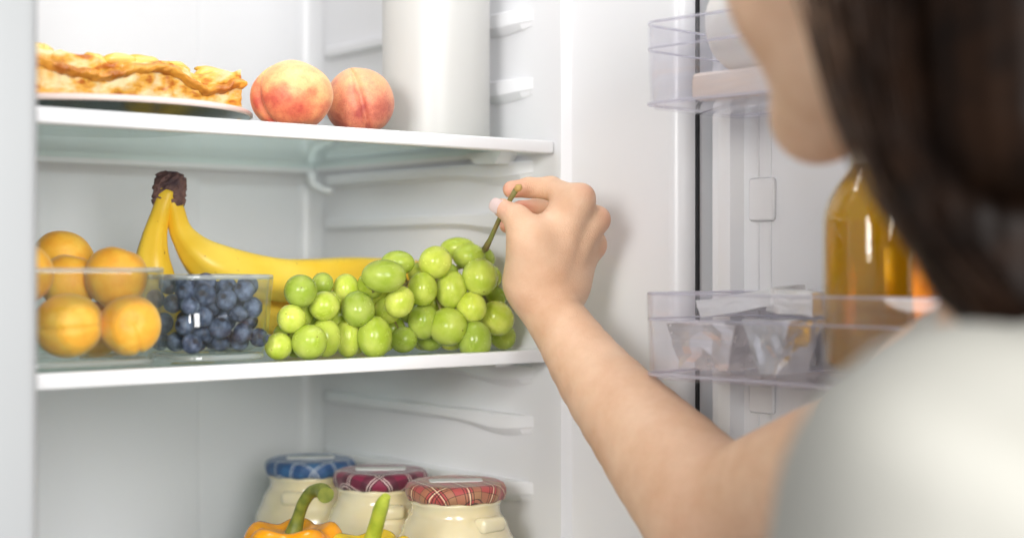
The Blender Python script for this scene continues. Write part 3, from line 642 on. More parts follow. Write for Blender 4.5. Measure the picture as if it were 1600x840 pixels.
def edge_crust(i, j):
    a = math.pi * (-.180 + 1.36 * i); c = math.cos(a), math.sin(a); r = rad - .006 + .0035 * math.sin(j * math.pi) + .002 * noise.noise(Vector((c[0] * 6, c[1] * 6, j)))
    return PC + x_ax * r * c[0] + y_ax * r * c[1] + UP * (.0075 + .040 * j + .004 * noise.noise(Vector((c[0] * 9, c[1] * 9, 3))) * j)
grid(edge_crust, 90, 8); sub(bmobj('crust_edge', bm, 'pie_crust'), pie)
for k in range(34):               # fruit slices on top
    s = -1 + 2 * (k % 17 + random.random()) / 17.0; q = .04 + .25 * random.random() if k < 17 else .3 + .5 * random.random()
    s = max(-.98, min(.95, s)); p = pie_pt(s, 1.0, q, 0); bm = bmesh.new(); bmesh.ops.create_uvsphere(bm, u_segments=16, v_segments=10, radius=1)
    ln, wd, ht = random.uniform(.011, .019), random.uniform(.007, .011), random.uniform(.0035, .0062)
    for v in bm.verts:
        v.co *= 1 + .22 * noise.noise(v.co * 1.5 + Vector((k, 0, 0))); v.co = Vector((v.co.x * ln, v.co.y * wd, v.co.z * ht))
    o = bmobj('fruit_slice', bm, 'pie_fruit'); o.location = p + UP * .002; o.rotation_euler = (random.uniform(-.4, .4), random.uniform(-.3, .3), random.uniform(-1, 1) + .3); sub(o, pie)
m, t, b = nt('milk_plastic'); b.inputs['Base Color'].default_value = (.58, .575, .555, 1); b.inputs['Roughness'].default_value = .38; b.inputs['Subsurface Weight'].default_value = .3; b.inputs['Subsurface Radius'].default_value = (.02, .02, .018); b.inputs['Subsurface Scale'].default_value = 1
mp_ = P(681.5, 200, 1.418); mb = empty('milk_bottle', (mp_.x, mp_.y, ZU)); bpy.context.view_layer.update(); tag(mb, 'tall plain white milk bottle standing right of the peaches', 'bottle')
bm = bmesh.new(); lathe(bm, [(0, .0005), (.046, .0005), (.0495, .003), (.0503, .008), (.0503, .235), (.048, .25), (.036, .275), (.022, .29), (.020, .31), (0, .31)], 72, (mp_.x, mp_.y, ZU)); sub(bmobj('body', bm, 'milk_plastic'), mb)
bm = bmesh.new(); lathe(bm, [(.0205, .312), (.023, .312), (.023, .333), (.021, .335), (0, .335)], 40, (mp_.x, mp_.y, ZU)); sub(bmobj('cap', bm, 'white_plastic'), mb)

# ================================================================== LOWER SHELF: jars and peppers
mat('cream', (.80, .70, .44), .22, sss=.35, sssr=(.01, .008, .004), coat=.9, var=(.83, .76, .54), scale=14)
mat('lid_glint', (.80, .80, .78), .5)
def tartan(name, base, bars):
    m, t, b = nt(name); N, L = t.nodes, t.links; tc = N.new('ShaderNodeTexCoord'); s0 = N.new('ShaderNodeSeparateXYZ'); L.new(tc.outputs['Object'], s0.inputs[0])
    mn = N.new('ShaderNodeMath'); mn.operation = 'MINIMUM'; mn.inputs[1].default_value = 0; L.new(s0.outputs['Z'], mn.inputs[0])
    fa = N.new('ShaderNodeMath'); fa.operation = 'MULTIPLY_ADD'; fa.inputs[1].default_value = -24; fa.inputs[2].default_value = 1; L.new(mn.outputs[0], fa.inputs[0])
    sc_ = N.new('ShaderNodeVectorMath'); sc_.operation = 'SCALE'; L.new(tc.outputs['Object'], sc_.inputs[0]); L.new(fa.outputs[0], sc_.inputs['Scale'])
    sx = N.new('ShaderNodeSeparateXYZ'); L.new(sc_.outputs[0], sx.inputs[0])
    prev = N.new('ShaderNodeRGB'); prev.outputs[0].default_value = (*base, 1); cur = prev.outputs[0]
    for (c, period, off, wd, fac) in bars:
        for ax in ('X', 'Y'):
            a = N.new('ShaderNodeMath'); a.operation = 'MULTIPLY_ADD'; a.inputs[1].default_value = 1 / (period * .74); a.inputs[2].default_value = off + 10; L.new(sx.outputs[ax], a.inputs[0])
            f = N.new('ShaderNodeMath'); f.operation = 'FRACT'; L.new(a.outputs[0], f.inputs[0])
            l = N.new('ShaderNodeMath'); l.operation = 'LESS_THAN'; l.inputs[1].default_value = wd; L.new(f.outputs[0], l.inputs[0])
            g = N.new('ShaderNodeMath'); g.operation = 'MULTIPLY'; g.inputs[1].default_value = fac; L.new(l.outputs[0], g.inputs[0])
            mx = N.new('ShaderNodeMix'); mx.data_type = 'RGBA'; mx.inputs['B'].default_value = (*c, 1); L.new(g.outputs[0], mx.inputs['Factor']); L.new(cur, mx.inputs['A']); cur = mx.outputs['Result']
    L.new(cur, b.inputs['Base Color']); b.inputs['Roughness'].default_value = .6; b.inputs['Sheen Weight'].default_value = .2
    wv = N.new('ShaderNodeTexNoise'); wv.inputs['Scale'].default_value = 900; L.new(tc.outputs['Object'], wv.inputs['Vector']); bp = N.new('ShaderNodeBump'); bp.inputs['Strength'].default_value = .3; bp.inputs['Distance'].default_value = .0006; L.new(wv.outputs['Fac'], bp.inputs['Height']); L.new(bp.outputs[0], b.inputs['Normal'])
tartan('tartan_blue', (.035, .12, .27), [((.02, .07, .2), .030, .1, .45, .7), ((.62, .68, .74), .030, .62, .05, .8), ((.55, .62, .70), .030, .72, .04, .7), ((.02, .05, .12), .015, .3, .08, .5)])
tartan('tartan_maroon', (.21, .008, .045), [((.05, .01, .02), .034, .1, .30, .6), ((.70, .60, .55), .034, .16, .035, .8), ((.70, .60, .55), .034, .26, .035, .8), ((.02, .01, .01), .034, .21, .04, .9), ((.02, .01, .01), .034, .32, .035, .8)])
tartan('tartan_red', (.46, .075, .07), [((.36, .22, .10), .036, .1, .34, .55), ((.03, .012, .01), .036, .10, .03, .9), ((.03, .012, .01), .036, .20, .03, .9), ((.80, .68, .45), .036, .25, .035, .9), ((.03, .012, .01), .036, .32, .03, .9), ((.03, .012, .01), .036, .42, .03, .9), ((.05, .015, .01), .036, .78, .025, .8)])
ZLID = CZ - .1985
def jar(x, y, d, lidmat, rz, label, lug_a):
    c = P(x, y, d); c.z = ZB + .0008; e = empty('jar', c); bpy.context.view_layer.update(); tag(e, label, 'jar', 'cream jars with tartan lids')
    H = ZLID - c.z
    bm = bmesh.new()
    lathe(bm, [(0, 0), (.044, 0), (.050, .004), (.0535, .012), (.0545, H - .060), (.054, H - .054), (.0515, H - .048), (.0495, H - .0455), (.0485, H - .042), (.0455, H - .034), (.0415, H - .029), (.0400, H - .026), (.0398, H - .018), (.0415, H - .0165), (.0415, H - .0145), (.0385, H - .013), (.038, H - .004), (0, H - .004)], 64)
    o = bmobj('glass_body', bm, 'cream', e)
    for s in (-1, 1):
        a = lug_a + (0 if s > 0 else math.pi); bm = bmesh.new(); box(bm, -.0075, .0075, -.0145, .0145, -.0065, .0065, bev=.005, seg=3)
        l = bmobj('lug', bm, 'cream', e); l.location = (.0435 * math.cos(a), .0435 * math.sin(a), H - .0325); l.rotation_euler = (0, 0, a)
    n = 72; bm = bmesh.new(); rings = []
    for r, z, w_ in ((.0385, -.0138, .5), (.0435, -.0135, 1), (.0452, -.009, 1), (.0452, -.004, .7), (.0435, -.0005, .3), (.040, .0012, .1), (.034, .0012, 0), (.018, .0016, 0), (0, .0018, 0)):
        if r == 0: rings.append([bm.verts.new((0, 0, z))]); continue
        rings.append([bm.verts.new(((r + w_ * .0010 * math.cos(12 * 2 * math.pi * k / n)) * math.cos(2 * math.pi * k / n), (r + w_ * .0010 * math.cos(12 * 2 * math.pi * k / n)) * math.sin(2 * math.pi * k / n), z + w_ * .0006 * math.sin(12 * 2 * math.pi * k / n))) for k in range(n)])
    for a, b2 in zip(rings, rings[1:]):
        for k in range(n):
            k2 = (k + 1) % n
            if len(b2) == 1: bm.faces.new((a[k], a[k2], b2[0]))
            else: bm.faces.new((a[k], a[k2], b2[k2], b2[k]))
    lid = bmobj('lid', bm, lidmat, e); lid.location = (0, 0, H); lid.rotation_euler = (0, 0, rz)
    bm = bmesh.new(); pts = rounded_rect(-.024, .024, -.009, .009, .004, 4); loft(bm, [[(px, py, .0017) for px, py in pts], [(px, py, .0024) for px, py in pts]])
    s = bmobj('label', bm, 'lid_glint', lid); s.rotation_euler = (0, 0, -YAW - rz + .12); flatnorm(s)  # glossy reflection on the lid top, modelled as a thin white bar
    return e
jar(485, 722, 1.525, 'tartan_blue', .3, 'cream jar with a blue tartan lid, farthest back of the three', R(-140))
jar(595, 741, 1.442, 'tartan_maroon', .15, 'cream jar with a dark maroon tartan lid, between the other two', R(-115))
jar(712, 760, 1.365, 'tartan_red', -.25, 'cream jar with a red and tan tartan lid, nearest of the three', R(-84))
def pepper(x, y, d, rpx, skin, stemmat, sp_px, srad, label, lobes=4, ph=0.):
    c = P(x, y, d); zt = c.z; r = rpx * d / F; zb = ZB + .001; Hh = zt - zb; e = empty('bell_pepper', (c.x, c.y, zb)); bpy.context.view_layer.update(); tag(e, label, 'pepper', 'bell peppers on the lowest shelf')
    bm = bmesh.new(); n, mrow = 64, 28; rings = []
    for j in range(mrow + 1):
        t = j / mrow; th = math.pi * t; row = []
        for k in range(n):
            a = 2 * math.pi * k / n; lob = .5 + .5 * math.cos(lobes * (a + ph)); s = math.sin(th)
            prof = s ** .55 * (1.0 - .18 * t); rr = r * prof * (1 - .15 * (1 - lob) ** 2)
            z = Hh * (.5 + .5 * math.cos(th)) - Hh * .14 * math.exp(-(s / .35) ** 2) * (1 if t < .5 else -1) + Hh * .07 * (lob - .5) * (1 if t < .5 else -.6) * min(1, s * 2) * (1 - abs(t - .5) * 1.)
            row.append(bm.verts.new((rr * math.cos(a), rr * math.sin(a), z)))
        rings.append(row)
    for a, b2 in zip(rings, rings[1:]):
        for k in range(n): bm.faces.new((a[k], a[(k + 1) % n], b2[(k + 1) % n], b2[k]))
    bmesh.ops.remove_doubles(bm, verts=bm.verts, dist=1e-5); bmobj('flesh', bm, skin, e)
    pts = spline([P(*q) for q in sp_px], 24); rr = [float(q[0]) for q in spline([(q,) for q in srad], 24)]
    bm = bmesh.new(); tube(bm, [Vector(p) for p in pts], rr, 14); s = bmobj('stem', bm, stemmat); flatnorm(s, 50); sub(s, e); return e
mat('pepper_orange', (.80, .30, .006), .16, coat=.5, var=(.86, .38, .01), scale=12, sss=.15, sssr=(.006, .003, .001))
mat('pepper_yellow', (.84, .55, .006), .16, coat=.5, var=(.88, .62, .02), scale=12, sss=.15, sssr=(.006, .004, .001))
mat('pepper_stem_dark', (.10, .13, .018), .45, var=(.20, .22, .035), scale=120, bump=.3)
mat('pepper_stem_light', (.28, .36, .03), .4, var=(.42, .48, .05), scale=90, bump=.2)
pepper(457, 804, 1.235, 97, 'pepper_orange', 'pepper_stem_dark', [(458, 835, 1.24), (466, 808, 1.238), (474, 785, 1.232), (487, 768, 1.226), (503, 766, 1.214), (509, 773, 1.204)], [.0075, .0052, .0050, .0052, .0062, .0068], 'orange bell pepper with a dark green hooked stem, before the jars', 5, .4)
pepper(580, 822, 1.222, 84, 'pepper_yellow', 'pepper_stem_light', [(578, 862, 1.225), (583, 838, 1.223), (590, 812, 1.218), (597, 788, 1.212), (604, 774, 1.208)], [.0085, .0068, .0062, .0058, .0035], 'yellow bell pepper with a straight pale green stem, in front of the jars', 4, .9)

# ================================================================== DOOR BINS
def in_bin(x, y, z): return door_pt(x, y, CZ + z)
BL, BU = -.0915 + .0062, .1195 + .0062
mat('foil', (.95, .95, .955), .2, metal=.85, rvar=.1, scale=60, bump=.5, bscale=120)
mat('foil_pink', (.94, .90, .89), .24, metal=.7, rvar=.1, scale=60, bump=.5, bscale=120)
mat('foil_white', (.94, .935, .93), .26, metal=.4, bump=.5, bscale=120)
def crumple(name, pts_lo, pts_hi, h, m, label, loc, rz, seed, amp=.0022, tilt=(0, 0)):
    bm = bmesh.new(); loft(bm, [[(x, y, 0) for x, y in pts_lo], [(x, y, h) for x, y in pts_hi]]); bmesh.ops.recalc_face_normals(bm, faces=bm.faces)
    bmesh.ops.triangulate(bm, faces=[f for f in bm.faces if len(f.verts) > 4]); bmesh.ops.subdivide_edges(bm, edges=bm.edges, cuts=5, use_grid_fill=True); bmesh.ops.triangulate(bm, faces=bm.faces)
    bm.normal_update()
    for v in bm.verts:
        q = v.co * 75 + Vector((seed * 7, 0, 0)); v.co += v.normal * amp * (noise.noise(q) + .6 * abs(noise.noise(q * 2.3)) - .3)
    o = bmobj(name, bm, m, None, True); flatnorm(o, 9); o.location = loc; o.rotation_euler = (tilt[0], tilt[1], DA + rz); return tag(o, label, 'cheese', 'foil wrapped cheese in the door bin')
sq = lambda a, b2: [(-a, -b2), (a, -b2), (a, b2), (-a, b2)]
crumple('foil_cheese', sq(.022, .026), sq(.032, .030), .036, 'foil_pink', 'rounded pinkish foil cheese, lowest at the hinge end of the bin', in_bin(.088, -.098, BL + .002), .1, 1, .0030)
crumple('foil_cheese', sq(.008, .022), sq(.021, .024), .040, 'foil', 'silver foil cheese tapering to a point, low beside the amber bottle', in_bin(.151, -.103, BL + .002), .05, 2, .0027)
crumple('foil_cheese', sq(.030, .024), sq(.030, .024), .034, 'foil_white', 'white foil cheese behind the rounded pinkish one', in_bin(.092, -.043, BL + .002), 0, 3, .0027)
crumple('foil_cheese', sq(.032, .030), sq(.034, .028), .014, 'foil_white', 'flat foil cheese slab sticking out above the bin rim', in_bin(.098, -.068, BL + .0475), .12, 4, .0018, (.05, -.16))
crumple('foil_cheese', sq(.024, .026), sq(.020, .024), .018, 'foil_white', 'small bright foil cheese above the rim next to the bottle', in_bin(.150, -.066, BL + .0445), -.1, 5, .0022, (-.05, .06))
# bottles
def liquid(name, col, dens):
    m, t, b = nt(name); b.inputs['Base Color'].default_value = (*col, 1); b.inputs['Roughness'].default_value = .05; b.inputs['IOR'].default_value = 1.36; b.inputs['Transmission Weight'].default_value = .7
    b.inputs['Subsurface Weight'].default_value = .5; b.inputs['Subsurface Radius'].default_value = (.03, .015, .003); b.inputs['Subsurface Scale'].default_value = 1; b.inputs['Coat Weight'].default_value = .6
liquid('amber_juice', (1.0, .60, .022), 1); liquid('orange_juice', (1.0, .36, .03), 1)
thin_glass('bottle_glass', (.97, .93, .85), .02, 1.45)
def bottle(c, r, h_body, h_all, neck, juice, label, fill):
    e = empty('juice_bottle', c); bpy.context.view_layer.update(); tag(e, label, 'bottle', 'juice bottles in the door bin')
    prof = [(r * .80, 0), (r * .95, .004), (r, .012), (r, h_body), (r * .975, h_body + .008), (r * .90, h_body + .017), (r * .76, h_body + .027), (r * .62, h_body + .034), (neck * 1.04, h_body + .039), (neck, h_body + .043), (neck, h_all)]
    bm = bmesh.new(); lathe(bm, [(0, 0)] + prof + [(neck - .0018, h_all), (neck - .0018, h_body + .043), (r * .76 - .002, h_body + .026), (r - .002, h_body), (r - .002, .012), (r * .8, .005), (0, .005)], 56); bmobj('glass', bm, 'bottle_glass', e)
    inner = [(max(q - .0022, .001), z + (.0055 if z < .01 else 0)) for q, z in prof if z <= fill]
    def at(z):
        for (a, za), (b2, zb2) in zip(prof, prof[1:]):
            if za <= z <= zb2: return a + (b2 - a) * (z - za) / max(zb2 - za, 1e-6) - .0022
        return neck - .0022
    bm = bmesh.new(); lathe(bm, [(0, .0055)] + inner + [(at(fill), fill), (0, fill)], 56); bmobj('juice', bm, juice, e)
    bm = bmesh.new(); lathe(bm, [(neck + .0004, h_all - .018), (neck + .0022, h_all - .018), (neck + .0022, h_all + .001), (neck + .001, h_all + .0025), (0, h_all + .0025)], 48); bmobj('cap', bm, 'white_plastic', e)
    return e
bottle(in_bin(.214, -.077, BL + .001), .0385, .113, .198, .0188, 'amber_juice', 'clear bottle of amber juice standing in the lower door bin', .1555)
bottle(in_bin(.294, -.098, BL + .001), .0345, .085, .170, .016, 'orange_juice', 'bottle of orange juice half hidden by the hair, beside the amber one', .135)
# upper bin
mat('wax_white', (.82, .79, .75), .5, sss=.3, sssr=(.01, .008, .006)); mat('pack_pink', (.80, .66, .57), .5, var=(.82, .74, .68), scale=20)
bm = bmesh.new(); bmesh.ops.create_uvsphere(bm, u_segments=40, v_segments=28, radius=1)
for v in bm.verts: v.co *= 1 + .03 * noise.noise(v.co * 1.7); v.co.z = v.co.z if v.co.z > -.85 else -.85
o = bmobj('round_cheese', bm, 'wax_white'); o.scale = (.044, .043, .044); o.location = in_bin(.112, -.078, BU + .0225 + .0375)
tag(o, 'round white cheese in the upper door bin beside the face', 'cheese')
bm = bmesh.new(); box(bm, -.065, .075, -.036, .036, 0, .0215, bev=.006, seg=3); o = bmobj('food_pack', bm, 'pack_pink'); o.location = in_bin(.135, -.078, BU + .0006); o.rotation_euler = (0, 0, DA); flatnorm(o)
tag(o, 'flat pinkish food pack lying under the round cheese', 'food pack')

# ================================================================== PERSON
m, t, b = nt('skin'); N, L = t.nodes, t.links
tc = N.new('ShaderNodeTexCoord'); n = N.new('ShaderNodeTexNoise'); n.inputs['Scale'].default_value = 32; n.inputs['Detail'].default_value = 9; n.inputs['Roughness'].default_value = .62; L.new(tc.outputs['Object'], n.inputs['Vector'])
r_ = N.new('ShaderNodeValToRGB'); e = r_.color_ramp.elements; e[0].position = .3; e[0].color = (.71, .425, .265, 1); e[1].position = .7; e[1].color = (.82, .55, .375, 1); L.new(n.outputs['Fac'], r_.inputs['Fac'])
b.inputs['Roughness'].default_value = .46; b.inputs['Specular IOR Level'].default_value = .4; b.inputs['Subsurface Weight'].default_value = .14; b.inputs['Subsurface Radius'].default_value = (.006, .0025, .0015); b.inputs['Subsurface Scale'].default_value = 1
v_ = N.new('ShaderNodeTexVoronoi'); v_.inputs['Scale'].default_value = 900; L.new(tc.outputs['Object'], v_.inputs['Vector']); n3 = N.new('ShaderNodeTexNoise'); n3.inputs['Scale'].default_value = 160; n3.inputs['Detail'].default_value = 8; L.new(tc.outputs['Object'], n3.inputs['Vector'])
ad = N.new('ShaderNodeMath'); L.new(v_.outputs['Distance'], ad.inputs[0]); L.new(n3.outputs['Fac'], ad.inputs[1]); bp = N.new('ShaderNodeBump'); bp.inputs['Strength'].default_value = .34; bp.inputs['Distance'].default_value = .0011; L.new(ad.outputs[0], bp.inputs['Height'])
def vmath(op, a, bvec=None):
    q = N.new('ShaderNodeVectorMath'); q.operation = op; L.new(a, q.inputs[0])
    if bvec is not None: q.inputs[1].default_value = tuple(bvec)
    return q
def fmath(op, a, v=None, lnk=None):
    q = N.new('ShaderNodeMath'); q.operation = op
    L.new(a, q.inputs[0])
    if v is not None: q.inputs[1].default_value = v
    if lnk is not None: L.new(lnk, q.inputs[1])
    return q.outputs[0]
def near(pt, rad):                            # 1 at a point of the body, 0 beyond rad
    d = vmath('SUBTRACT', tc.outputs['Object'], pt); l = vmath('LENGTH', d.outputs[0]); mr_ = N.new('ShaderNodeMapRange'); mr_.interpolation_type = 'SMOOTHSTEP'
    mr_.inputs['From Min'].default_value = rad; mr_.inputs['From Max'].default_value = 0; L.new(l.outputs['Value'], mr_.inputs['Value']); return d, mr_.outputs[0]
col = r_.outputs['Color']
for (px, py, d_), rad, fc in (((797, 297, 1.288), .022, .55), ((790, 330, 1.268), .018, .45), ((812, 326, 1.305), .024, .75), ((793, 352, 1.318), .02, .7), ((916, 304, 1.262), .016, .38), ((942, 343, 1.281), .016, .45), ((936, 386, 1.303), .014, .4), ((1120, 800, 1.09), .06, .15)):
    _, f_ = near(P(px, py, d_), rad); mxs = N.new('ShaderNodeMix'); mxs.data_type = 'RGBA'; mxs.inputs['B'].default_value = (.72, .27, .19, 1); L.new(fmath('MULTIPLY', f_, fc), mxs.inputs['Factor']); L.new(col, mxs.inputs['A']); col = mxs.outputs['Result']
L.new(col, b.inputs['Base Color'])
cre = None                                    # skin creases across the joints
for p0, p1, t_, sp_, rad in (((861, 290, 1.285), (826, 292, 1.287), 0, .0017, .012), ((826, 292, 1.287), (799, 296, 1.280), 0, .0015, .010), ((808, 336, 1.252), (785, 325, 1.266), 0, .0016, .011), ((826, 374, 1.245), (808, 341, 1.25), 0, .0021, .013), ((836, 462, 1.262), (860, 500, 1.26), 0, .0040, .015)):
    a_, b_ = P(*p0), P(*p1); d, f_ = near(a_, rad); dt = vmath('DOT_PRODUCT', d.outputs[0], (b_ - a_).normalized())
    wob = N.new('ShaderNodeTexNoise'); wob.inputs['Scale'].default_value = 140; L.new(tc.outputs['Object'], wob.inputs['Vector'])
    ph_ = fmath('ADD', fmath('MULTIPLY', dt.outputs['Value'], 2 * math.pi / sp_), None, fmath('MULTIPLY', wob.outputs['Fac'], 5.0))
    c_ = fmath('POWER', fmath('ABSOLUTE', fmath('SINE', fmath('MULTIPLY', ph_, .5))), .35); c_ = fmath('MULTIPLY', fmath('SUBTRACT', c_, 1.0), None, f_)
    cre = c_ if cre is None else fmath('ADD', cre, None, c_)
b2_ = N.new('ShaderNodeBump'); b2_.inputs['Strength'].default_value = .55; b2_.inputs['Distance'].default_value = .0011; L.new(cre, b2_.inputs['Height']); L.new(bp.outputs[0], b2_.inputs['Normal']); L.new(b2_.outputs[0], b.inputs['Normal'])
mat('nail', (.93, .80, .78), .18, coat=.7, sss=.2, sssr=(.004, .002, .002))
mat('hair', (.006, .0026, .0013), .5, var=(.017, .007, .003), scale=40, spec=.12)
mat('loose_hair', (.024, .010, .0042), .45, var=(.05, .022, .0085), scale=40, spec=.3)
mat('shirt', (.47, .457, .41), .8, bump=.25, bscale=500, var=(.43, .417, .37), scale=12)

per = empty('person', W(.23, .80, -.55)); bpy.context.view_layer.update()
tag(per, 'person with long dark hair and white top reaching for the grapes', 'person')
A = lambda x, y, d: P(x, y, d)
pr = []
# forearm and upper arm
WR, EL, SH = A(846, 462, 1.288), A(1122, 812, 1.105), W(.272, .925, -.092)
PXM = lambda px, d: px * d / F
arm = [(846, 462, 1.288, 43), (862, 488, 1.277, 44), (884, 520, 1.262, 48), (931, 589, 1.228, 61), (1002, 674, 1.182, 80), (1066, 748, 1.142, 97)]
arm = [tuple(q) for q in spline(arm + [(1112, 802, 1.112, 88)], 18)]
for a, c in zip(arm, arm[1:]): pr.append(cone(A(*a[:3]), A(*c[:3]), PXM(a[3], a[2]), PXM(c[3], c[2]), .003, (CAMV, .88)))
pr += [ball(A(1128, 850, 1.115), .034, .03)]
pr += [cone(A(1112, 805, 1.112), SH, .041, .046, .03), ball(SH, .050, .03)]
# palm: metacarpals fanned from the wrist
MC = {'i': A(903, 313, 1.268), 'm': A(930, 344, 1.286), 'r': A(925, 382, 1.306), 'p': A(910, 412, 1.322)}
pr += [cone(A(840, 446, 1.284), MC['i'], .0190, .0112, .02), cone(A(856, 448, 1.288), MC['m'], .0185, .0108, .018), cone(A(866, 450, 1.296), MC['r'], .0180, .0105, .018), cone(A(872, 452, 1.304), MC['p'], .0175, .0105, .018)]
pr += [cone(A(848, 430, 1.284), A(880, 350, 1.282), .021, .015, .02), cone(A(872, 430, 1.300), A(890, 372, 1.304), .017, .015, .02), ball(A(884, 448, 1.297), .0135, .02)]
pr += [ball(A(913, 304, 1.263), .0062, .008), ball(A(938, 341, 1.282), .0066, .008), ball(A(932, 385, 1.304), .0062, .008)]
pr += [cone(A(866, 424, 1.2655), A(905, 318, 1.2585), .0045, .0050, .012), cone(A(884, 424, 1.277), A(928, 352, 1.276), .0045, .0050, .010)]      # tendons over the back of the hand
# thumb
T0, T1, T2, T3 = A(827, 436, 1.274), A(826, 374, 1.258), A(808, 341, 1.262), A(785, 325, 1.276)
pr += [cone(T0, T1, .0205, .0152, .016), cone(T1, T2, .0140, .0104, .012), cone(T2, T3, .0105, .0082, .006), ball(A(842, 394, 1.266), .0140, .025), cone(A(836, 374, 1.266), A(886, 336, 1.276), .0080, .0085, .016)]
# fingers: proximal, middle, distal
def finger(mc, pip, dip, tip, r0, r1, r2, k0=.010):
    return [cone(mc, pip, r0, r1 * 1.02, k0), cone(pip, dip, r1 * 1.03, r2 * 1.04, .0035), cone(dip, tip, r2, r2 * .90, .0035)]
pr += finger(MC['i'], A(861, 294, 1.296), A(826, 293, 1.297), A(799, 296, 1.290), .0112, .0096, .0082, .012)
pr += finger(MC['m'], A(872, 326, 1.326), A(838, 325, 1.323), A(812, 326, 1.310), .0110, .0094, .0080, .006)
pr += finger(MC['r'], A(876, 358, 1.344), A(832, 352, 1.342), A(793, 352, 1.322), .0106, .0090, .0078, .006)
pr += finger(MC['p'], A(878, 390, 1.354), A(846, 380, 1.352), A(812, 374, 1.336), .0096, .0082, .0072, .006)
# head: local axes left / forward / up
hf = np.array((-.60, .80, 0)); pt = R(5); HF = math.cos(pt) * hf - math.sin(pt) * np.array((0, 0, 1)); HU = math.sin(pt) * hf + math.cos(pt) * np.array((0, 0, 1)); HL = np.cross(HU, HF)
CHIN = np.array(((1272 - 800) / F * .87, .87, (HOR - 194) / F * .87)); CH = CHIN - .076 * HF + .103 * HU
def D(v): q = W(*v) - W(0, 0, 0); return np.array(q)
HLw, HFw, HUw = D(HL), D(HF), D(HU); CW = np.array(W(*CH))
def H(x, y, z): return CW + HLw * x + HFw * y + HUw * z
ax = (HLw, HFw, HUw)
pr += [ell(H(0, -.012, .035), (.074, .094, .082), ax, .03), ell(H(0, .042, -.02), (.060, .052, .082), ax, .03), ell(H(0, .040, -.070), (.050, .046, .040), ax, .025), ball(H(0, .076, -.103), .0190, .022)]
for s in (-1, 1):
    pr += [cone(H(.054 * s, -.004, -.060), H(.008 * s, .070, -.100), .016, .017, .022), ball(H(.036 * s, .064, -.032), .026, .03), ball(H(.031 * s, .082, .020), .012, .012), cone(H(.012 * s, .093, .036), H(.045 * s, .080, .038), .008, .007, .02)]
    pr += [ell(H(.074 * s, -.012, -.006), (.008, .018, .030), ax, .008)]
pr += [cone(H(0, .090, .020), H(0, .112, -.022), .008, .0105, .012), ball(H(0, .118, -.022), .0085, .008), ball(H(.010, .102, -.026), .0075, .006), ball(H(-.010, .102, -.026), .0075, .006)]
pr += [cone(H(-.018, .090, -.054), H(.018, .090, -.054), .006, .006, .008), cone(H(-.015, .089, -.066), H(.015, .089, -.066), .007, .007, .008)]
NB = W(.305, .815, -.03)                     # base of the neck
SHL = W(.188, .625, -.090)                    # left shoulder
pr += [cone(H(0, -.056, -.055), NB, .044, .050, .02), cone(W(.31, .81, -.075), SH, .038, .044, .04), cone(W(.31, .81, -.075), SHL, .036, .044, .04)]
CHEST = W(.275, .80, -.20); HIP = W(.30, .79, -.50)
pr += [cone(NB, CHEST, .06, .085, .06), cone(CHEST, HIP, .085, .09, .06)]
ELL_ = W(.105, .69, -.33); pr += [cone(SHL, ELL_, .047, .040, .03), ball(ELL_, .040, .02), cone(ELL_, W(.02, .72, -.40), .038, .026, .02)]
me = sdf_mesh('body', pr, .0015); body = sub(link('body', me, 'skin'), per)
# nails
def nail(tip, back, nrm, wd, ln, name='thumbnail'):
    tip, back, nrm = Vector(tip), Vector(back), Vector(nrm); yv = (tip - back).normalized(); zv = (nrm - yv * nrm.dot(yv)).normalized(); xv = yv.cross(zv)
    bm = bmesh.new(); a = 12; g = []
    for i in range(a + 1):
        row = []
        for j in range(a + 1):
            u, v = i / a * 2 - 1, j / a * 2 - 1; uu = u * math.sqrt(1 - v * v / 2.6); vv = v * math.sqrt(1 - u * u / 2.6)
            row.append(bm.verts.new(tip + xv * uu * wd + yv * vv * ln + zv * (-.38 * wd * uu * uu - .12 * ln * max(vv, 0) ** 2)))
        g.append(row)
    for i in range(a):
        for j in range(a): bm.faces.new((g[i][j], g[i + 1][j], g[i + 1][j + 1], g[i][j + 1]))
    r = bmesh.ops.solidify(bm, geom=bm.faces[:], thickness=.0007); o = bmobj(name, bm, 'nail'); return sub(o, per)
nn = (CAMV * .84 - RT * .46 + UP * .22).normalized()
nail(A(783.5, 325.5, 1.2755) + nn * .0085, T2, nn, .0064, .0072)
# shirt
shp = [cone(W(.300, .805, -.100), W(.29, .80, -.22), .068, .110, .04), cone(W(.29, .80, -.22), W(.30, .79, -.55), .110, .115, .04), cone(W(.285, .715, -.050), SHL, .045, .057, .03), cone(W(.300, .82, -.066), SH, .060, .062, .04),
       cone(SHL, W(.095, .680, -.30), .058, .064, .03), cone(SH, W(.250, .962, -.112), .062, .058, .02), cone(W(.285, .74, -.17), W(.27, .74, -.5), .09, .10, .04)]
def folds(p):
    q = (p - np.array(SHL, np.float32)); r = q @ np.array(RT, np.float32); z = q[:, 2]; f = -(q @ np.array(CAMV, np.float32))
    return (.0062 * np.sin(34 * r - 26 * z + 3 * np.sin(14 * z)) + .0034 * np.sin(60 * z + 30 * f + 2 * np.sin(20 * r))).astype(np.float32)
me = sdf_mesh('shirt', shp, .0032, folds); sub(link('shirt', me, 'shirt'), per)
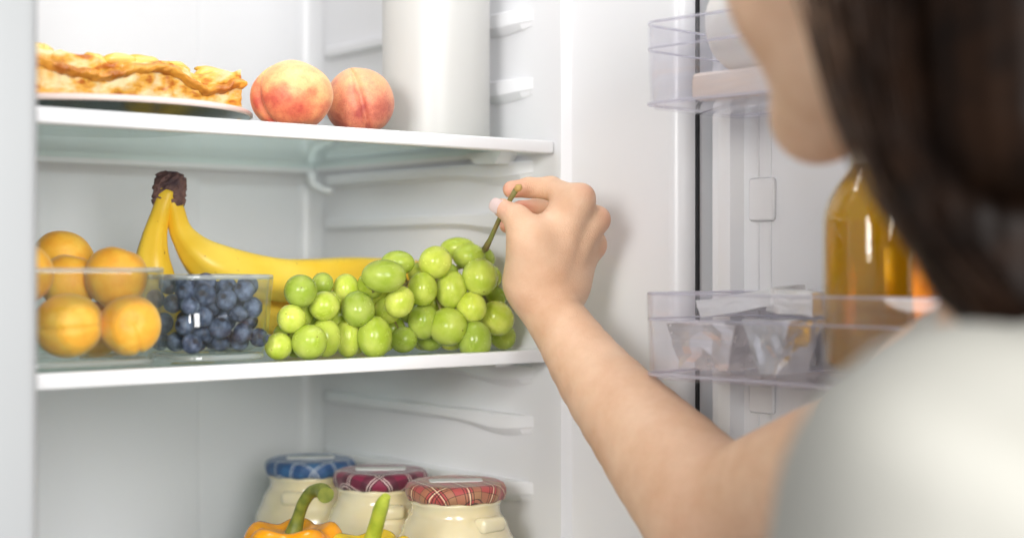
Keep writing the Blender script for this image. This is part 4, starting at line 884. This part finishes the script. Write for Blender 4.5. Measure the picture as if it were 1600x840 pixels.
# hair: an inner mass and loose strands over it
hp = [ell(H(0, -.034, .045), (.094, .122, .098), ax, .03), ball(H(.070, -.018, -.004), .034, .02), ball(H(-.070, -.018, -.004), .034, .02), cone(H(-.03, -.075, .0), H(-.03, -.08, -.13), .045, .045, .04), cone(H(.032, -.078, .02), H(.040, -.090, -.13), .046, .046, .03), cone(H(.0, -.105, .02), H(.0, -.115, -.13), .040, .040, .03), cone(H(-.062, -.035, .02), H(-.055, -.05, -.09), .022, .024, .03)]
edge = [(1366, -60, .765), (1384, 60, .755), (1408, 190, .745), (1452, 300, .735), (1525, 410, .72), (1620, 520, .70)]    # the curtain of hair beside the face
for a, c in zip(edge, edge[1:]):
    for o_, dd, rr in ((0, 0, .020), (90, .015, .036), (190, .03, .050)):
        hp.append(cone(P(a[0] + o_, a[1], a[2] + dd), P(c[0] + o_, c[1], c[2] + dd), rr, rr, .02))
def strandy(p):
    q = p - CW.astype(np.float32); a = q @ HLw.astype(np.float32); f = q @ HFw.astype(np.float32)
    return (.0004 * np.sin(420 * f + 190 * a) + .0003 * np.sin(700 * a - 310 * f)).astype(np.float32)
me = sdf_mesh('hair', hp, .0028, strandy); hair = sub(link('hair', me, 'hair'), per)
bm = bmesh.new()
def lock(pts, r, n=18):
    tube(bm, [Vector(q) for q in spline(pts, n)], [r * (1 - .6 * (i / n) ** 2) for i in range(n + 1)], 5, False)
j = lambda a: random.gauss(0, a)
for k in range(900):                           # near side, falling past the cheek on to the shoulder
    s = random.random() ** 1.3; w_ = 330 * s; o1, o2 = j(9), j(14)
    lock([H(.01, .04 - .1 * s, .128 + j(.002)), H(.075 + j(.004), .035 - .11 * s, .075 + j(.01))] + [P(x + w_ - 42 + o1 + (o2 - o1) * i / 5, y + j(6), d - .022 + .012 * s + j(.004)) for i, (x, y, d) in enumerate(edge)], random.uniform(.0006, .0014))
sub(bmobj('hair_strands', bm, 'hair'), hair); bm = bmesh.new()
for k in range(190):                            # fine loose hairs ahead of the curtain
    o1 = -abs(j(38)) - 40; lock([H(.02, .05, .125), H(.072, .052, .08)] + [P(x + o1 * (1 - .1 * i), y + j(8), d - .012 + j(.006)) for i, (x, y, d) in enumerate(edge)], random.uniform(.0004, .0009))
sub(bmobj('loose_hairs', bm, 'loose_hair'), hair); bm = bmesh.new()
for k in range(260):                           # far side and back
    s = random.random(); y0 = .05 - .15 * s
    lock([H(-.012, y0 * .8, .122 - abs(y0) * .28), H(-.082 + j(.004), y0 - .01, .04), H(-.075 + j(.006), -.02 - .08 * s + j(.008), -.08), W(.34 + .05 * s + j(.012), .86 - .06 * s + j(.014), -.04 + j(.02))], random.uniform(.0006, .0014))
sub(bmobj('hair_strands', bm, 'hair'), hair)
